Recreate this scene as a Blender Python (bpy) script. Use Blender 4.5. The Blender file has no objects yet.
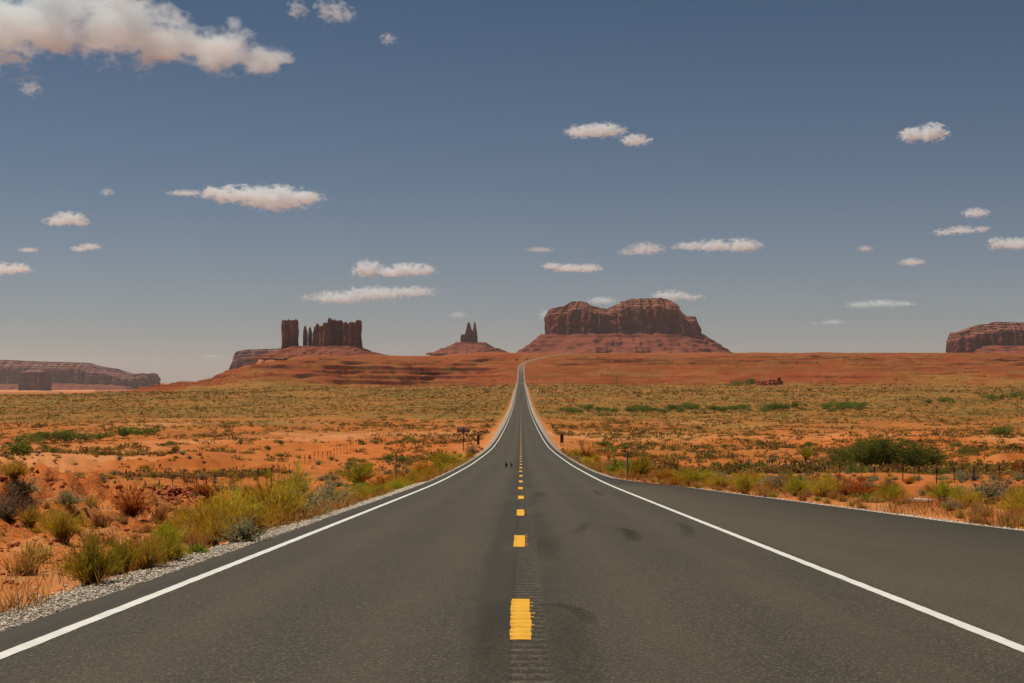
import bpy, math, random
import numpy as np
from mathutils import Vector

# ------------------------------------------------------------------ camera, sky, sun, exposure
S = bpy.context.scene
COL = S.collection
EYE = 1.5
FPX = 1422.0            # focal length in pixels of the 1024 wide frame
CX, HY = 521.0, 378.0   # where the straight road's heading and the horizon fall in the frame

cam_d = bpy.data.cameras.new('camera')
cam_d.sensor_width = 36.0
cam_d.lens = 36.0 * FPX / 1024.0
cam_d.clip_start = 0.1
cam_d.clip_end = 200000.0
cam = bpy.data.objects.new('camera', cam_d)
COL.objects.link(cam)
cam.location = (0, 0, EYE)
cam.rotation_euler = (math.radians(90) + math.atan((HY - 341.5) / FPX), 0, math.atan((CX - 512) / FPX))
S.camera = cam

SUN_EL, SUN_AZ = 64.0, -68.0      # azimuth from the view direction, negative = to the left
world = bpy.data.worlds.new('World')
S.world = world
world.use_nodes = True
nt = world.node_tree
nt.nodes.clear()
sky = nt.nodes.new('ShaderNodeTexSky')
sky.sky_type = 'NISHITA'
sky.sun_disc = False
sky.sun_elevation = math.radians(SUN_EL)
sky.sun_rotation = math.radians(SUN_AZ)
sky.altitude = 1600
sky.air_density = 1.0
sky.dust_density = 0.6
sky.ozone_density = 1.5
hs = nt.nodes.new('ShaderNodeHueSaturation')
hs.inputs['Saturation'].default_value = 0.85
hs.inputs['Value'].default_value = 1.0
bgn = nt.nodes.new('ShaderNodeBackground')
bgn.inputs['Strength'].default_value = 0.05
wo = nt.nodes.new('ShaderNodeOutputWorld')
tcw = nt.nodes.new('ShaderNodeTexCoord')
spw = nt.nodes.new('ShaderNodeSeparateXYZ')
rmp = nt.nodes.new('ShaderNodeValToRGB')
for i_, (p_, c_) in enumerate([(0.0, (.93, .87, .93, 1)), (.06, (.90, .845, .87, 1)), (.14, (.71, .76, .82, 1)), (.25, (.525, .66, .75, 1)), (.5, (.35, .43, .53, 1))]):
    e_ = rmp.color_ramp.elements[i_] if i_ < 2 else rmp.color_ramp.elements.new(p_)
    e_.position = p_; e_.color = c_
mxw = nt.nodes.new('ShaderNodeMix'); mxw.data_type = 'RGBA'; mxw.blend_type = 'MULTIPLY'; mxw.inputs[0].default_value = 1.0
nt.links.new(tcw.outputs['Generated'], spw.inputs[0]); nt.links.new(spw.outputs[2], rmp.inputs[0])
nt.links.new(sky.outputs[0], hs.inputs['Color'])
nt.links.new(hs.outputs[0], mxw.inputs[6]); nt.links.new(rmp.outputs[0], mxw.inputs[7])
nt.links.new(mxw.outputs[2], bgn.inputs['Color'])
nt.links.new(bgn.outputs[0], wo.inputs['Surface'])

sun_d = bpy.data.lights.new('sun', 'SUN')
sun_d.energy = 4.8
sun_d.angle = math.radians(0.5)
sun_d.color = (1.0, 0.925, 0.78)
sun = bpy.data.objects.new('sun', sun_d)
COL.objects.link(sun)
el, az = math.radians(SUN_EL), math.radians(SUN_AZ)
SUNDIR = Vector((math.sin(az) * math.cos(el), math.cos(az) * math.cos(el), math.sin(el)))
sun.rotation_euler = SUNDIR.to_track_quat('Z', 'Y').to_euler()

S.view_settings.view_transform = 'Standard'
S.view_settings.look = 'None'
S.view_settings.gamma = 1.0
S.view_settings.exposure = 0.0
S.view_settings.use_curve_mapping = False
S.render.engine = 'CYCLES'
S.cycles.max_bounces = 8
S.cycles.diffuse_bounces = 3
S.cycles.volume_bounces = 10
S.cycles.transparent_max_bounces = 8
S.cycles.volume_step_rate = 0.6
S.cycles.caustics_reflective = False
S.cycles.caustics_refractive = False

rng = np.random.default_rng(7)
random.seed(7)

# ------------------------------------------------------------------ numeric helpers
_P = np.random.default_rng(11).permutation(256).astype(np.int64)
_P = np.concatenate([_P, _P, _P])
_G = np.stack([np.cos(np.arange(256) * 2.399963), np.sin(np.arange(256) * 2.399963)], 1)

def perlin(x, y):
    x = np.asarray(x, float); y = np.asarray(y, float)
    xi = np.floor(x).astype(np.int64); yi = np.floor(y).astype(np.int64)
    xf, yf = x - xi, y - yi
    xi &= 255; yi &= 255
    u = xf * xf * xf * (xf * (xf * 6 - 15) + 10); v = yf * yf * yf * (yf * (yf * 6 - 15) + 10)
    def g(ix, iy, fx, fy):
        h = _P[_P[ix & 255] + (iy & 255)] & 255
        gr = _G[h]
        return gr[..., 0] * fx + gr[..., 1] * fy
    a = g(xi, yi, xf, yf); b = g(xi + 1, yi, xf - 1, yf)
    c = g(xi, yi + 1, xf, yf - 1); d = g(xi + 1, yi + 1, xf - 1, yf - 1)
    return 1.5 * ((a * (1 - u) + b * u) * (1 - v) + (c * (1 - u) + d * u) * v)

def fbm(x, y, octv=4, lac=2.1, gain=0.5):
    s, a = 0.0, 1.0
    for k in range(octv):
        s = s + a * perlin(x + 17.3 * k, y - 9.1 * k)
        x = x * lac; y = y * lac; a *= gain
    return s

def sstep(a, b, x):
    t = np.clip((x - a) / (b - a), 0, 1)
    return t * t * (3 - 2 * t)

def smooth_table(pts, y0, y1, step, sig_near, sig_far, ysw):
    p = np.array(pts, float)
    yy = np.arange(y0 - 400, y1 + 400, step)
    v = np.interp(yy, p[:, 0], p[:, 1])
    s0 = (p[1, 1] - p[0, 1]) / (p[1, 0] - p[0, 0]); s1 = (p[-1, 1] - p[-2, 1]) / (p[-1, 0] - p[-2, 0])
    v = np.where(yy < p[0, 0], p[0, 1] + s0 * (yy - p[0, 0]), v)
    v = np.where(yy > p[-1, 0], p[-1, 1] + s1 * (yy - p[-1, 0]), v)
    def gs(sig):
        n = int(3 * sig / step) + 1
        k = np.exp(-0.5 * (np.arange(-n, n + 1) * step / sig) ** 2); k /= k.sum()
        return np.convolve(np.pad(v, n, mode='edge'), k, 'valid')
    a, b = gs(sig_near), gs(sig_far)
    w = sstep(ysw * 0.6, ysw * 1.6, yy)
    return yy, a * (1 - w) + b * w

# heights are relative to the eye here
_ry, _rz = smooth_table([(-60, 1.56), (0, -1.5), (30, -3.03), (68, -4.95), (111, -6.75), (160, -8.5), (204, -9.9), (260, -11.1),
                         (340, -12.2), (500, -13.9), (730, -14.9), (950, -13.8), (1182, -11.6), (1500, -9.6), (1870, -7.5), (1960, -4.0),
                         (2250, 21.0), (2400, 29.0), (2700, 41.0), (3200, 56.0), (3600, 63.5), (5000, 85), (7500, 130), (9000, 150),
                         (16000, 165), (30000, 170), (70000, 170)], -60, 70000, 4.0, 9.0, 45.0, 250)
_py, _pz = smooth_table([(-60, 1.56), (0, -1.5), (30, -3.03), (68, -4.95), (111, -6.75), (160, -8.5), (204, -9.9), (260, -11.1),
                         (340, -12.2), (500, -13.9), (730, -15.4), (1200, -18.5), (2000, -25), (4000, -46), (8000, -76), (12000, -102),
                         (16000, -122), (70000, -130)], -60, 70000, 4.0, 9.0, 60.0, 250)
def roadz(y): return np.interp(y, _ry, _rz) + EYE
def plainz(y): return np.interp(y, _py, _pz) + EYE
_cy, _cx = smooth_table([(-60, 0), (2260, 0), (2400, 13), (2700, 50), (3200, 112), (3600, 185)], -60, 3800, 4.0, 30.0, 50.0, 200)
def roadx(y): return np.where(y < 2050, 0.0, np.interp(y, _cy, _cx))
EDGE_L = 4.5
_er = np.array([(-60, 14), (15, 12.2), (29, 10.5), (33, 9.95), (39, 9.45), (46, 8.8), (54, 7.95), (62, 7.2), (67, 6.4), (71, 5.6), (77, 4.85), (90, 4.6), (4000, 4.6)])
def edge_r(y): return np.interp(y, _er[:, 0], _er[:, 1])
_dl = np.array([(-60, .1), (12, .15), (22, .35), (35, .9), (60, 2.1), (96, 3.0), (150, 2.7), (220, 2.2), (300, 1.4), (500, .6), (900, .3), (4000, .3)])
_dr = np.array([(-60, .1), (29, .15), (60, .5), (88, .9), (127, 1.6), (180, 2.1), (300, 1.4), (500, .6), (900, .3), (4000, .3)])

def crown(x):
    return -0.015 * np.abs(x)

def ground(x, y):
    """height of the desert floor (world z) at x, y"""
    x = np.asarray(x, float); y = np.asarray(y, float)
    xr = x - roadx(y)
    left = xr < 0
    edge = np.where(left, EDGE_L, edge_r(y))
    d = np.abs(xr) - edge
    far = sstep(900, 1700, y)
    away = sstep(14, 160, d)
    dy = far * away * (fbm(x / 420 + 3.1, y / 900, 4) * 170 + fbm(x / 85, y / 160 + 5, 3) * 20)
    lf = sstep(90, 420, -x) * far
    cz = np.interp(y + dy + 230 * lf, _ry, _rz) + EYE
    cz = cz - 9 * lf * (1 - sstep(1880, 2050, y + dy + 230 * lf))
    pz = plainz(y)
    xb = -np.where(y < 2900, 475, 475 + 0.20 * (y - 2900))
    w = sstep(-90, 90, (x - xb) + 60 * fbm(x / 300 + 9, y / 300, 3))
    cz = cz - .0030 * y * sstep(.028, .062, -x / np.maximum(y, 1)) * sstep(2150, 2600, y)
    w = np.where(y < 800, 1, 1 - (1 - w) * sstep(800, 1300, y))
    z = pz + (cz - pz) * w
    # ledges of the red escarpment
    sm = sstep(1600, 1700, y) * (1 - sstep(3300, 4200, y)) * sstep(10, 60, d)
    st = np.where(x < 0, 7.0, 5.5)
    hh = (z + fbm(x / 260, y / 500 + 2, 3) * 3.0) / st
    fr = hh - np.floor(hh)
    shift = (.12 * fr + .88 * sstep(.93, .975, fr) - fr) * st * np.clip(.75 + 1.4 * fbm(x / 110 + 7, np.floor(hh) * 3.7, 4), .35, 1.05) * np.where(x < 0, 1.0, .40 + .60 * sstep(20, 27, z))
    z = z + sm * shift * sstep(-9, -5, z)
    st = 2.3
    hh = (z + fbm(x / 70 + 3, y / 120, 3) * 2.0) / st
    fr = hh - np.floor(hh)
    z = z + sm * (sstep(.82, .95, fr) - fr) * st * np.clip(.6 + 1.6 * fbm(x / 55 + 2, np.floor(hh) * 5.1, 3), 0, 1)
    # ditch beside the road
    D = np.where(left, np.interp(y, _dl[:, 0], _dl[:, 1]), np.interp(y, _dr[:, 0], _dr[:, 1]))
    dp = np.maximum(d, 0)
    z = z - D * (1 - np.exp(-dp / 6.5))
    # cut banks of the dry wash
    for sx0, sx1, yb, h in ((-140, -22, 186, 2.0), (34, 120, 188, 1.6), (-200, -20, 260, .8), (24, 160, 290, .8)):
        m = sstep(sx0, sx0 + 25, x) * (1 - sstep(sx1 - 20, sx1, x))
        yy = y - yb - 10 * fbm(x / 28, yb, 3) - 0.05 * x
        z = z + m * h * (sstep(-0.5, 1.3, yy) - sstep(4, 70, yy)) * (0.6 + .6 * perlin(x / 17, yb * .37))
    m2 = sstep(150, 200, y) * (1 - sstep(480, 620, y)) * sstep(14, 26, d)
    hh = z / 1.5 + 1.1 * fbm(x / 34 + 2, y / 30, 3)
    fr = hh - np.floor(hh)
    z = z + m2 * (sstep(.86, .97, fr) - fr) * 1.5 * np.clip(1.6 * fbm(x / 22 + 5, y / 40, 3), 0, 1)
    # the red earth bank left of the near verge
    gx, gy = (x + 14.2) / 4.6, (y - 33) / 10.5
    bank = 1.8 * np.exp(-(gx * gx) ** 1.3 - (gy * gy) ** 1.2)
    z = z + bank * (1 + .35 * fbm(x / 1.7, y / 2.6, 4)) + np.clip(bank, 0, .5) * (1.15 * np.abs(fbm(x / 1.1 + 3, y / 1.5, 4)) - .2)
    gx, gy = (x + 24.6) / 3.2, (y - 98) / 5.0
    z = z + 1.3 * np.exp(-(gx * gx) ** 1.2 - (gy * gy) ** 1.2) * (1 + .5 * fbm(x / 1.1, y / 1.5, 3))
    und = sstep(0.3, 7, d)
    z = z + und * (0.16 * fbm(x / 3.1, y / 4.0, 3) + 0.05 * fbm(x / .7, y / .9, 2) * (1 - sstep(60, 200, y)))
    z = z + und * sstep(8, 40, d) * (0.55 * fbm(x / 21 + 4, y / 26, 3)) + sstep(400, 1200, y) * sstep(20, 200, d) * 1.6 * fbm(x / 130, y / 240, 3)
    inner = roadz(y) + crown(np.minimum(np.abs(xr), edge)) - 0.30 - 0.0002 * np.maximum(y, 0)
    outer = z + crown(edge) * np.exp(-dp / 5) - 0.07
    t = sstep(-0.5, 0.0, d)
    out = inner * (1 - t) + outer * t
    return np.where(d < -0.5, inner, out)

def px2w(px, py, far=60000):
    """point of the ground seen at a pixel of the photograph"""
    ys = np.concatenate([np.geomspace(6, far, 6000)])
    xs = (px - CX) / FPX * ys
    zr = EYE - (py - HY) / FPX * ys
    g = ground(xs, ys)
    k = np.argmax(zr < g)
    if not (zr < g).any(): k = len(ys) - 1
    return float(xs[k]), float(ys[k]), float(g[k])

# ------------------------------------------------------------------ mesh and object helpers
def mesh_np(name, V, F, mat=None, attrs=None, smooth=False):
    """V (n,3); F (m,3) or (m,4) array or a list of such arrays"""
    Fs = F if isinstance(F, list) else [F]
    Fs = [np.asarray(f, np.int32) for f in Fs if len(f)]
    me = bpy.data.meshes.new(name)
    me.vertices.add(len(V))
    me.vertices.foreach_set('co', np.asarray(V, np.float32).ravel())
    nl = sum(f.size for f in Fs); nf = sum(len(f) for f in Fs)
    me.loops.add(nl); me.polygons.add(nf)
    me.loops.foreach_set('vertex_index', np.concatenate([f.ravel() for f in Fs]))
    tot = np.concatenate([np.full(len(f), f.shape[1], np.int32) for f in Fs])
    start = np.concatenate([[0], np.cumsum(tot)[:-1]]).astype(np.int32)
    me.polygons.foreach_set('loop_start', start)
    for k, a in (attrs or {}).items():
        at = me.attributes.new(k, 'FLOAT', 'POINT')
        at.data.foreach_set('value', np.asarray(a, np.float32))
    me.update(calc_edges=True)
    me.validate()
    me.polygons.foreach_set('use_smooth', np.full(len(me.polygons), smooth, bool))
    if mat: me.materials.append(mat)
    return me

def tag(o, label=None, cat=None, group=None, kind=None):
    if label: o['label'] = label
    if cat: o['category'] = cat
    if group: o['group'] = group
    if kind: o['kind'] = kind
    return o

def link(name, me, parent=None, loc=(0, 0, 0), rz=0.0):
    o = bpy.data.objects.new(name, me)
    COL.objects.link(o)
    o.location = loc
    o.rotation_euler = (0, 0, rz)
    if parent: o.parent = parent
    return o

def empty(name, loc=(0, 0, 0), rz=0.0):
    return link(name, None, None, loc, rz)

class MB:
    """collects boxes and tubes into one mesh"""
    def __init__(self): self.V, self.Q, self.n = [], [], 0
    def add(self, V, Q):
        self.V.append(np.asarray(V, float)); self.Q.append(np.asarray(Q, int) + self.n); self.n += len(V)
    def box(self, c, s, bev=0.0, rz=0.0, taper=1.0):
        x, y, z = np.array(s) / 2.0
        b = min(bev, x * .49, y * .49, z * .49)
        if b <= 0:
            v = np.array([(sx * x * (taper if sz > 0 else 1), sy * y * (taper if sz > 0 else 1), sz * z) for sz in (-1, 1) for sy in (-1, 1) for sx in (-1, 1)])
            q = [(0, 2, 3, 1), (4, 5, 7, 6), (0, 1, 5, 4), (2, 6, 7, 3), (0, 4, 6, 2), (1, 3, 7, 5)]
        else:
            ring = lambda X, Y: [(-X, -Y + b), (-X + b, -Y), (X - b, -Y), (X, -Y + b), (X, Y - b), (X - b, Y), (-X + b, Y), (-X, Y - b)]
            v, q = [], []
            for zz, sh in ((-z, b), (-z + b, 0), (z - b, 0), (z, b)):
                tp = taper if zz > 0 else 1
                v += [(px_ * tp, py_ * tp, zz) for px_, py_ in ring(x - sh * .9, y - sh * .9)]
            for r in range(3):
                for k in range(8):
                    q.append((r * 8 + k, r * 8 + (k + 1) % 8, r * 8 + 8 + (k + 1) % 8, r * 8 + 8 + k))
            q += [(0, 7, 6, 1), (1, 6, 5, 2), (2, 5, 4, 3), (24, 25, 30, 31), (25, 26, 29, 30), (26, 27, 28, 29)]
            v = np.array(v)
        cs, sn = math.cos(rz), math.sin(rz)
        v = np.stack([v[:, 0] * cs - v[:, 1] * sn, v[:, 0] * sn + v[:, 1] * cs, v[:, 2]], 1)
        self.add(v + np.array(c), q)
        return self
    def tube(self, pts, r, n=6, cap=True):
        pts = [np.array(p, float) for p in pts]
        rs = r if hasattr(r, '__len__') else [r] * len(pts)
        V = []
        for i, p in enumerate(pts):
            d = pts[min(i + 1, len(pts) - 1)] - pts[max(i - 1, 0)]
            d = d / (np.linalg.norm(d) + 1e-9)
            a = np.cross(d, (0, 0, 1) if abs(d[2]) < .9 else (1, 0, 0)); a /= np.linalg.norm(a)
            b = np.cross(d, a)
            for k in range(n):
                t = 2 * math.pi * k / n
                V.append(p + rs[i] * (math.cos(t) * a + math.sin(t) * b))
        Q = [(i * n + k, i * n + (k + 1) % n, (i + 1) * n + (k + 1) % n, (i + 1) * n + k) for i in range(len(pts) - 1) for k in range(n)]
        m = len(V)
        if cap:
            V += [pts[0], pts[-1]]
            for k in range(0, n, 2):
                Q.append((m, (k + 2) % n, (k + 1) % n, k))
                e = (len(pts) - 1) * n
                Q.append((m + 1, e + k, e + (k + 1) % n, e + (k + 2) % n))
        self.add(V, Q)
        return self
    def build(self, name, mat, parent=None, loc=(0, 0, 0), rz=0.0, smooth=False):
        return link(name, mesh_np(name, np.concatenate(self.V), np.concatenate(self.Q), mat, smooth=smooth), parent, loc, rz)

# ------------------------------------------------------------------ materials
def new_mat(name):
    m = bpy.data.materials.new(name)
    m.use_nodes = True
    n = m.node_tree
    n.nodes.clear()
    out = n.nodes.new('ShaderNodeOutputMaterial')
    return m, n, out

class NG:
    """small node-graph writer"""
    def __init__(self, tree): self.t = tree
    def node(self, typ, **kw):
        n = self.t.nodes.new(typ)
        for k, v in kw.items(): setattr(n, k, v)
        return n
    def put(self, sock, v):
        if isinstance(v, bpy.types.NodeSocket): self.t.links.new(v, sock)
        elif v is not None:
            if hasattr(sock.default_value, '__len__') and not hasattr(v, '__len__'): v = (v,) * len(sock.default_value)
            if hasattr(v, '__len__') and len(sock.default_value) == 4 and len(v) == 3: v = (*v, 1.0)
            sock.default_value = v
    def math(self, op, a, b=None, c=None, clamp=False):
        n = self.node('ShaderNodeMath', operation=op, use_clamp=clamp)
        for i, v in enumerate((a, b, c)):
            if v is not None: self.put(n.inputs[i], v)
        return n.outputs[0]
    def vmath(self, op, a, b=None):
        n = self.node('ShaderNodeVectorMath', operation=op)
        self.put(n.inputs[0], a)
        if b is not None: self.put(n.inputs[1], b)
        return n.outputs['Vector'] if op not in ('LENGTH', 'DISTANCE', 'DOT_PRODUCT') else n.outputs['Value']
    def mix(self, f, a, b, blend='MIX'):
        n = self.node('ShaderNodeMix', data_type='RGBA', blend_type=blend)
        self.put(n.inputs[0], f); self.put(n.inputs[6], a); self.put(n.inputs[7], b)
        return n.outputs[2]
    def noise(self, vec, scale, detail=4, rough=.55, out=0, dist=0.0):
        n = self.node('ShaderNodeTexNoise')
        self.put(n.inputs['Vector'], vec)
        n.inputs['Scale'].default_value = scale; n.inputs['Detail'].default_value = detail
        n.inputs['Roughness'].default_value = rough; n.inputs['Distortion'].default_value = dist
        return n.outputs[out]
    def voro(self, vec, scale, feature='F1', out='Distance', rnd=1.0):
        n = self.node('ShaderNodeTexVoronoi', feature=feature)
        self.put(n.inputs['Vector'], vec); n.inputs['Scale'].default_value = scale; n.inputs['Randomness'].default_value = rnd
        return n.outputs[out]
    def ramp(self, f, lo, hi, a=0.0, b=1.0):
        n = self.node('ShaderNodeMapRange', interpolation_type='SMOOTHSTEP')
        self.put(n.inputs[0], f); self.put(n.inputs[1], lo); self.put(n.inputs[2], hi); self.put(n.inputs[3], a); self.put(n.inputs[4], b)
        return n.outputs[0]
    def attr(self, name): return self.node('ShaderNodeAttribute', attribute_name=name).outputs['Fac']
    def pos(self): return self.node('ShaderNodeNewGeometry').outputs['Position']
    def sep(self, v):
        n = self.node('ShaderNodeSeparateXYZ'); self.put(n.inputs[0], v); return n.outputs
    def scale(self, v, s): return self.vmath('MULTIPLY', v, s)
    def bump(self, h, strength=.5, dist=.1):
        n = self.node('ShaderNodeBump'); self.put(n.inputs['Height'], h)
        n.inputs['Strength'].default_value = strength; n.inputs['Distance'].default_value = dist
        return n.outputs[0]
    def bsdf(self, out, col, rough=.9, normal=None, spec=.2, metal=0.0, **kw):
        n = self.node('ShaderNodeBsdfPrincipled')
        self.put(n.inputs['Base Color'], col); self.put(n.inputs['Roughness'], rough)
        n.inputs['Specular IOR Level'].default_value = spec; n.inputs['Metallic'].default_value = metal
        if normal is not None: self.put(n.inputs['Normal'], normal)
        self.t.links.new(n.outputs[0], out.inputs['Surface'])
        return n

def simple_mat(name, col, rough=.7, var=.15, scale=6.0, spec=.3, metal=0.0):
    m, n, out = new_mat(name); g = NG(n)
    tc = g.node('ShaderNodeTexCoord').outputs['Object']
    f = g.noise(tc, scale, 5)
    c = g.mix(f, tuple(c * (1 - var) for c in col), tuple(min(1, c * (1 + var)) for c in col))
    g.bsdf(out, c, rough, g.bump(g.noise(tc, scale * 6, 4), .15, .02), spec, metal)
    return m

def desert_mat():
    m, n, out = new_mat('desert_soil'); g = NG(n)
    p = g.pos()
    far = g.noise(p, 0.012, 5, .6)
    mid = g.noise(p, 0.16, 6, .6)
    fine = g.noise(p, 2.2, 7, .65)
    c = g.mix(g.ramp(mid, .35, .68), (.42, .104, .018), (.56, .172, .040))
    c = g.mix(g.ramp(fine, .42, .75, 0, .6), c, (.33, .075, .019))
    c = g.mix(g.ramp(far, .45, .7, 0, .5), c, (.36, .10, .035))
    # pale wind-blown sand and the dusty tracks
    c = g.mix(g.math('MULTIPLY', g.attr('pale'), g.ramp(fine, .2, .6, .55, 1)), c, (.62, .255, .098))
    # bare red ledges
    zz = g.sep(p)[2]
    cv = g.node('ShaderNodeCombineXYZ')
    g.put(cv.inputs[2], zz)
    strat = g.noise(cv.outputs[0], .45, 4, .6)
    led = g.mix(g.ramp(strat, .35, .65), (.15, .024, .006), (.26, .058, .014))
    led = g.mix(g.ramp(g.noise(p, .02, 5), .42, .7, 0, .5), led, (.30, .105, .036))
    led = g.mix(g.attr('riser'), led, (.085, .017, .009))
    c = g.mix(g.attr('ledge'), c, led)
    # dead leaves, stubble and low ground cover between the shrubs
    sp = g.noise(p, .85, 5, .7)
    sp2 = g.noise(p, .07, 4, .6)
    vf = g.math('MULTIPLY', g.attr('veg'), g.ramp(g.math('ADD', g.math('MULTIPLY', sp, .7), g.math('MULTIPLY', sp2, .45)), .40, .60))
    vc = g.mix(g.ramp(g.noise(p, .035, 4), .35, .65), (.125, .085, .019), (.21, .135, .031))
    vc = g.mix(g.ramp(g.noise(p, .3, 3), .5, .75, 0, .6), vc, (.10, .07, .026))
    c = g.mix(vf, c, vc)
    dry = g.math('MULTIPLY', g.attr('straw'), g.ramp(g.noise(p, 5.5, 6, .7), .38, .62))
    c = g.mix(dry, c, (.42, .24, .09))
    b = g.math('ADD', g.noise(p, 5.0, 8, .7), g.math('MULTIPLY', g.voro(p, 9.0), .35))
    g.bsdf(out, c, .95, g.bump(b, .8, .09), .1)
    return m

def rock_mat(name, hue=(1, 1, 1), sc=1.0):
    m, n, out = new_mat(name); g = NG(n)
    p = g.pos()
    warp = g.scale(g.noise(p, .012 * sc, 4, out=1), 9.0)
    q = g.vmath('ADD', p, warp)
    strat = g.noise(g.scale(q, (.004 * sc, .004 * sc, .06 * sc)), 1.0, 6, .7)
    streak = g.noise(g.scale(q, (.03 * sc, .03 * sc, .006 * sc)), 1.0, 6, .65)
    big = g.noise(p, .006 * sc, 4)
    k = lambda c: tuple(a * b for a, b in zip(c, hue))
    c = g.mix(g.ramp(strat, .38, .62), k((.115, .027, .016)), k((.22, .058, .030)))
    c = g.mix(g.ramp(streak, .48, .7, 0, .65), c, k((.13, .042, .03)))
    ck = g.math('ABSOLUTE', g.math('SUBTRACT', g.noise(g.scale(q, (.045 * sc, .045 * sc, .004 * sc)), 1.0, 3, .6), .5))
    c = g.mix(g.ramp(big, .48, .68, 0, .55), c, k((.40, .17, .095)))
    c = g.mix(g.ramp(ck, .0, .035, .75, 0), c, k((.05, .018, .013)))
    cv = g.node('ShaderNodeCombineXYZ'); g.put(cv.inputs[2], g.sep(q)[2])
    lay = g.noise(cv.outputs[0], .14 * sc, 3, .6)
    cc = g.mix(g.ramp(lay, .42, .56), k((.11, .034, .021)), k((.36, .145, .082)))
    c = g.mix(g.math('MULTIPLY', g.attr('cap'), .75), c, cc)
    b = g.math('ADD', g.math('MULTIPLY', strat, 1.2), g.noise(p, .05 * sc, 8, .7))
    g.bsdf(out, c, .95, g.bump(b, 1.0, 7.0 / sc), .1)
    return m

def talus_mat(name, hue=(1, 1, 1)):
    m, n, out = new_mat(name); g = NG(n)
    p = g.pos()
    warp = g.scale(g.noise(p, .01, 4, out=1), 10.0)
    q = g.vmath('ADD', p, warp)
    strat = g.noise(g.scale(q, (.002, .002, .06)), 1.0, 5, .7)
    deb = g.noise(p, .03, 7, .7)
    k = lambda c: tuple(a * b for a, b in zip(c, hue))
    c = g.mix(g.ramp(strat, .4, .62), k((.17, .038, .017)), k((.235, .064, .029)))
    c = g.mix(g.ramp(deb, .45, .7, 0, .7), c, k((.15, .050, .030)))
    g.bsdf(out, c, .95, g.bump(g.math('ADD', deb, strat), 1.0, 6.0), .1)
    return m

def asphalt_mat():
    m, n, out = new_mat('asphalt'); g = NG(n)
    p = g.pos()
    s = g.sep(p)
    x = s[0]
    grain = g.noise(p, 34.0, 4, .8)
    stone = g.voro(p, 66.0, out='Color')
    st = g.sep(stone)[0]
    blot = g.noise(g.scale(p, (.9, .16, .9)), 1.0, 6, .65)
    c = g.mix(g.ramp(blot, .3, .72), (.047, .0395, .0260), (.071, .0600, .0395))
    c = g.mix(g.ramp(st, .70, .95, 0, .62), c, (.20, .165, .11))
    c = g.mix(g.ramp(grain, .40, .60, .62, 0), c, (.022, .018, .012))
    # polished wheel paths and dark seal coat along the middle
    ax = g.math('ABSOLUTE', x)
    wob = g.math('MULTIPLY', g.math('SUBTRACT', g.noise(g.scale(p, (2.5, .55, 1)), 1.0, 4), .5), .35)
    axw = g.math('ADD', ax, wob)
    seal = g.math('MULTIPLY', g.ramp(axw, .36, .62, 1, 0), g.ramp(g.noise(g.scale(p, (.7, .13, 1)), 1.0, 3), .36, .56, .25, .95))
    c = g.mix(g.math('MULTIPLY', seal, .75), c, (.032, .028, .023))
    wp = g.math('ABSOLUTE', g.math('SUBTRACT', g.math('ABSOLUTE', g.math('SUBTRACT', ax, 1.95)), .85))
    c = g.mix(g.ramp(wp, .1, .55, .25, 0), c, (.086, .072, .046))
    c = g.mix(g.math('MULTIPLY', g.ramp(x, 4.0, 4.2), g.ramp(s[1], 60, 68, .3, 0)), c, (.11, .086, .05))
    # newer, darker strip outside the edge lines
    sh = g.math('MULTIPLY', g.ramp(ax, 4.02, 4.12), g.ramp(s[1], 62, 72, .0, .85))
    shl = g.math('MAXIMUM', sh, g.math('MULTIPLY', g.ramp(x, -4.12, -4.02, 1, 0), .8))
    c = g.mix(shl, c, (.044, .037, .028))
    # paler ridges between the milled grooves of the rumble strip, their light painted in
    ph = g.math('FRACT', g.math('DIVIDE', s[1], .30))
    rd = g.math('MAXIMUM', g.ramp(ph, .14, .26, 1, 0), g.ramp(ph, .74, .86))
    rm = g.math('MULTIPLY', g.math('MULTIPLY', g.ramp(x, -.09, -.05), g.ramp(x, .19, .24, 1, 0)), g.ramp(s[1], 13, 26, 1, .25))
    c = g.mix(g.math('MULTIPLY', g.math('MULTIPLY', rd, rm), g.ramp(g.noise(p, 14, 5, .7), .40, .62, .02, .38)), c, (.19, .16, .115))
    # far stretch climbing the rise: pale sheen at grazing angle painted into the colour
    c = g.mix(g.ramp(s[1], 1900, 2350, 0, .75), c, (.26, .155, .085))
    b = g.math('ADD', g.math('MULTIPLY', g.voro(p, 110.0), .8), grain)
    g.bsdf(out, c, g.ramp(blot, .3, .7, .78, .9), g.bump(b, .5, .006), .25)
    return m

def paint_mat(name, col, worn):
    m, n, out = new_mat(name); g = NG(n)
    p = g.pos()
    f = g.noise(p, 28.0, 6, .7)
    lng = g.noise(g.scale(p, (6, .5, 6)), 1.0, 4)
    c = g.mix(g.ramp(g.noise(p, 3.0, 4), .35, .7, 0, .5), col, tuple(v * .78 for v in col))
    c = g.mix(g.math('MULTIPLY', g.ramp(f, .60, .72), g.ramp(lng, .4, .6, worn * .5, worn)), c, (.06, .055, .045))
    g.bsdf(out, c, .6, g.bump(g.noise(p, 70, 3), .4, .004), .3)
    return m

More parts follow.
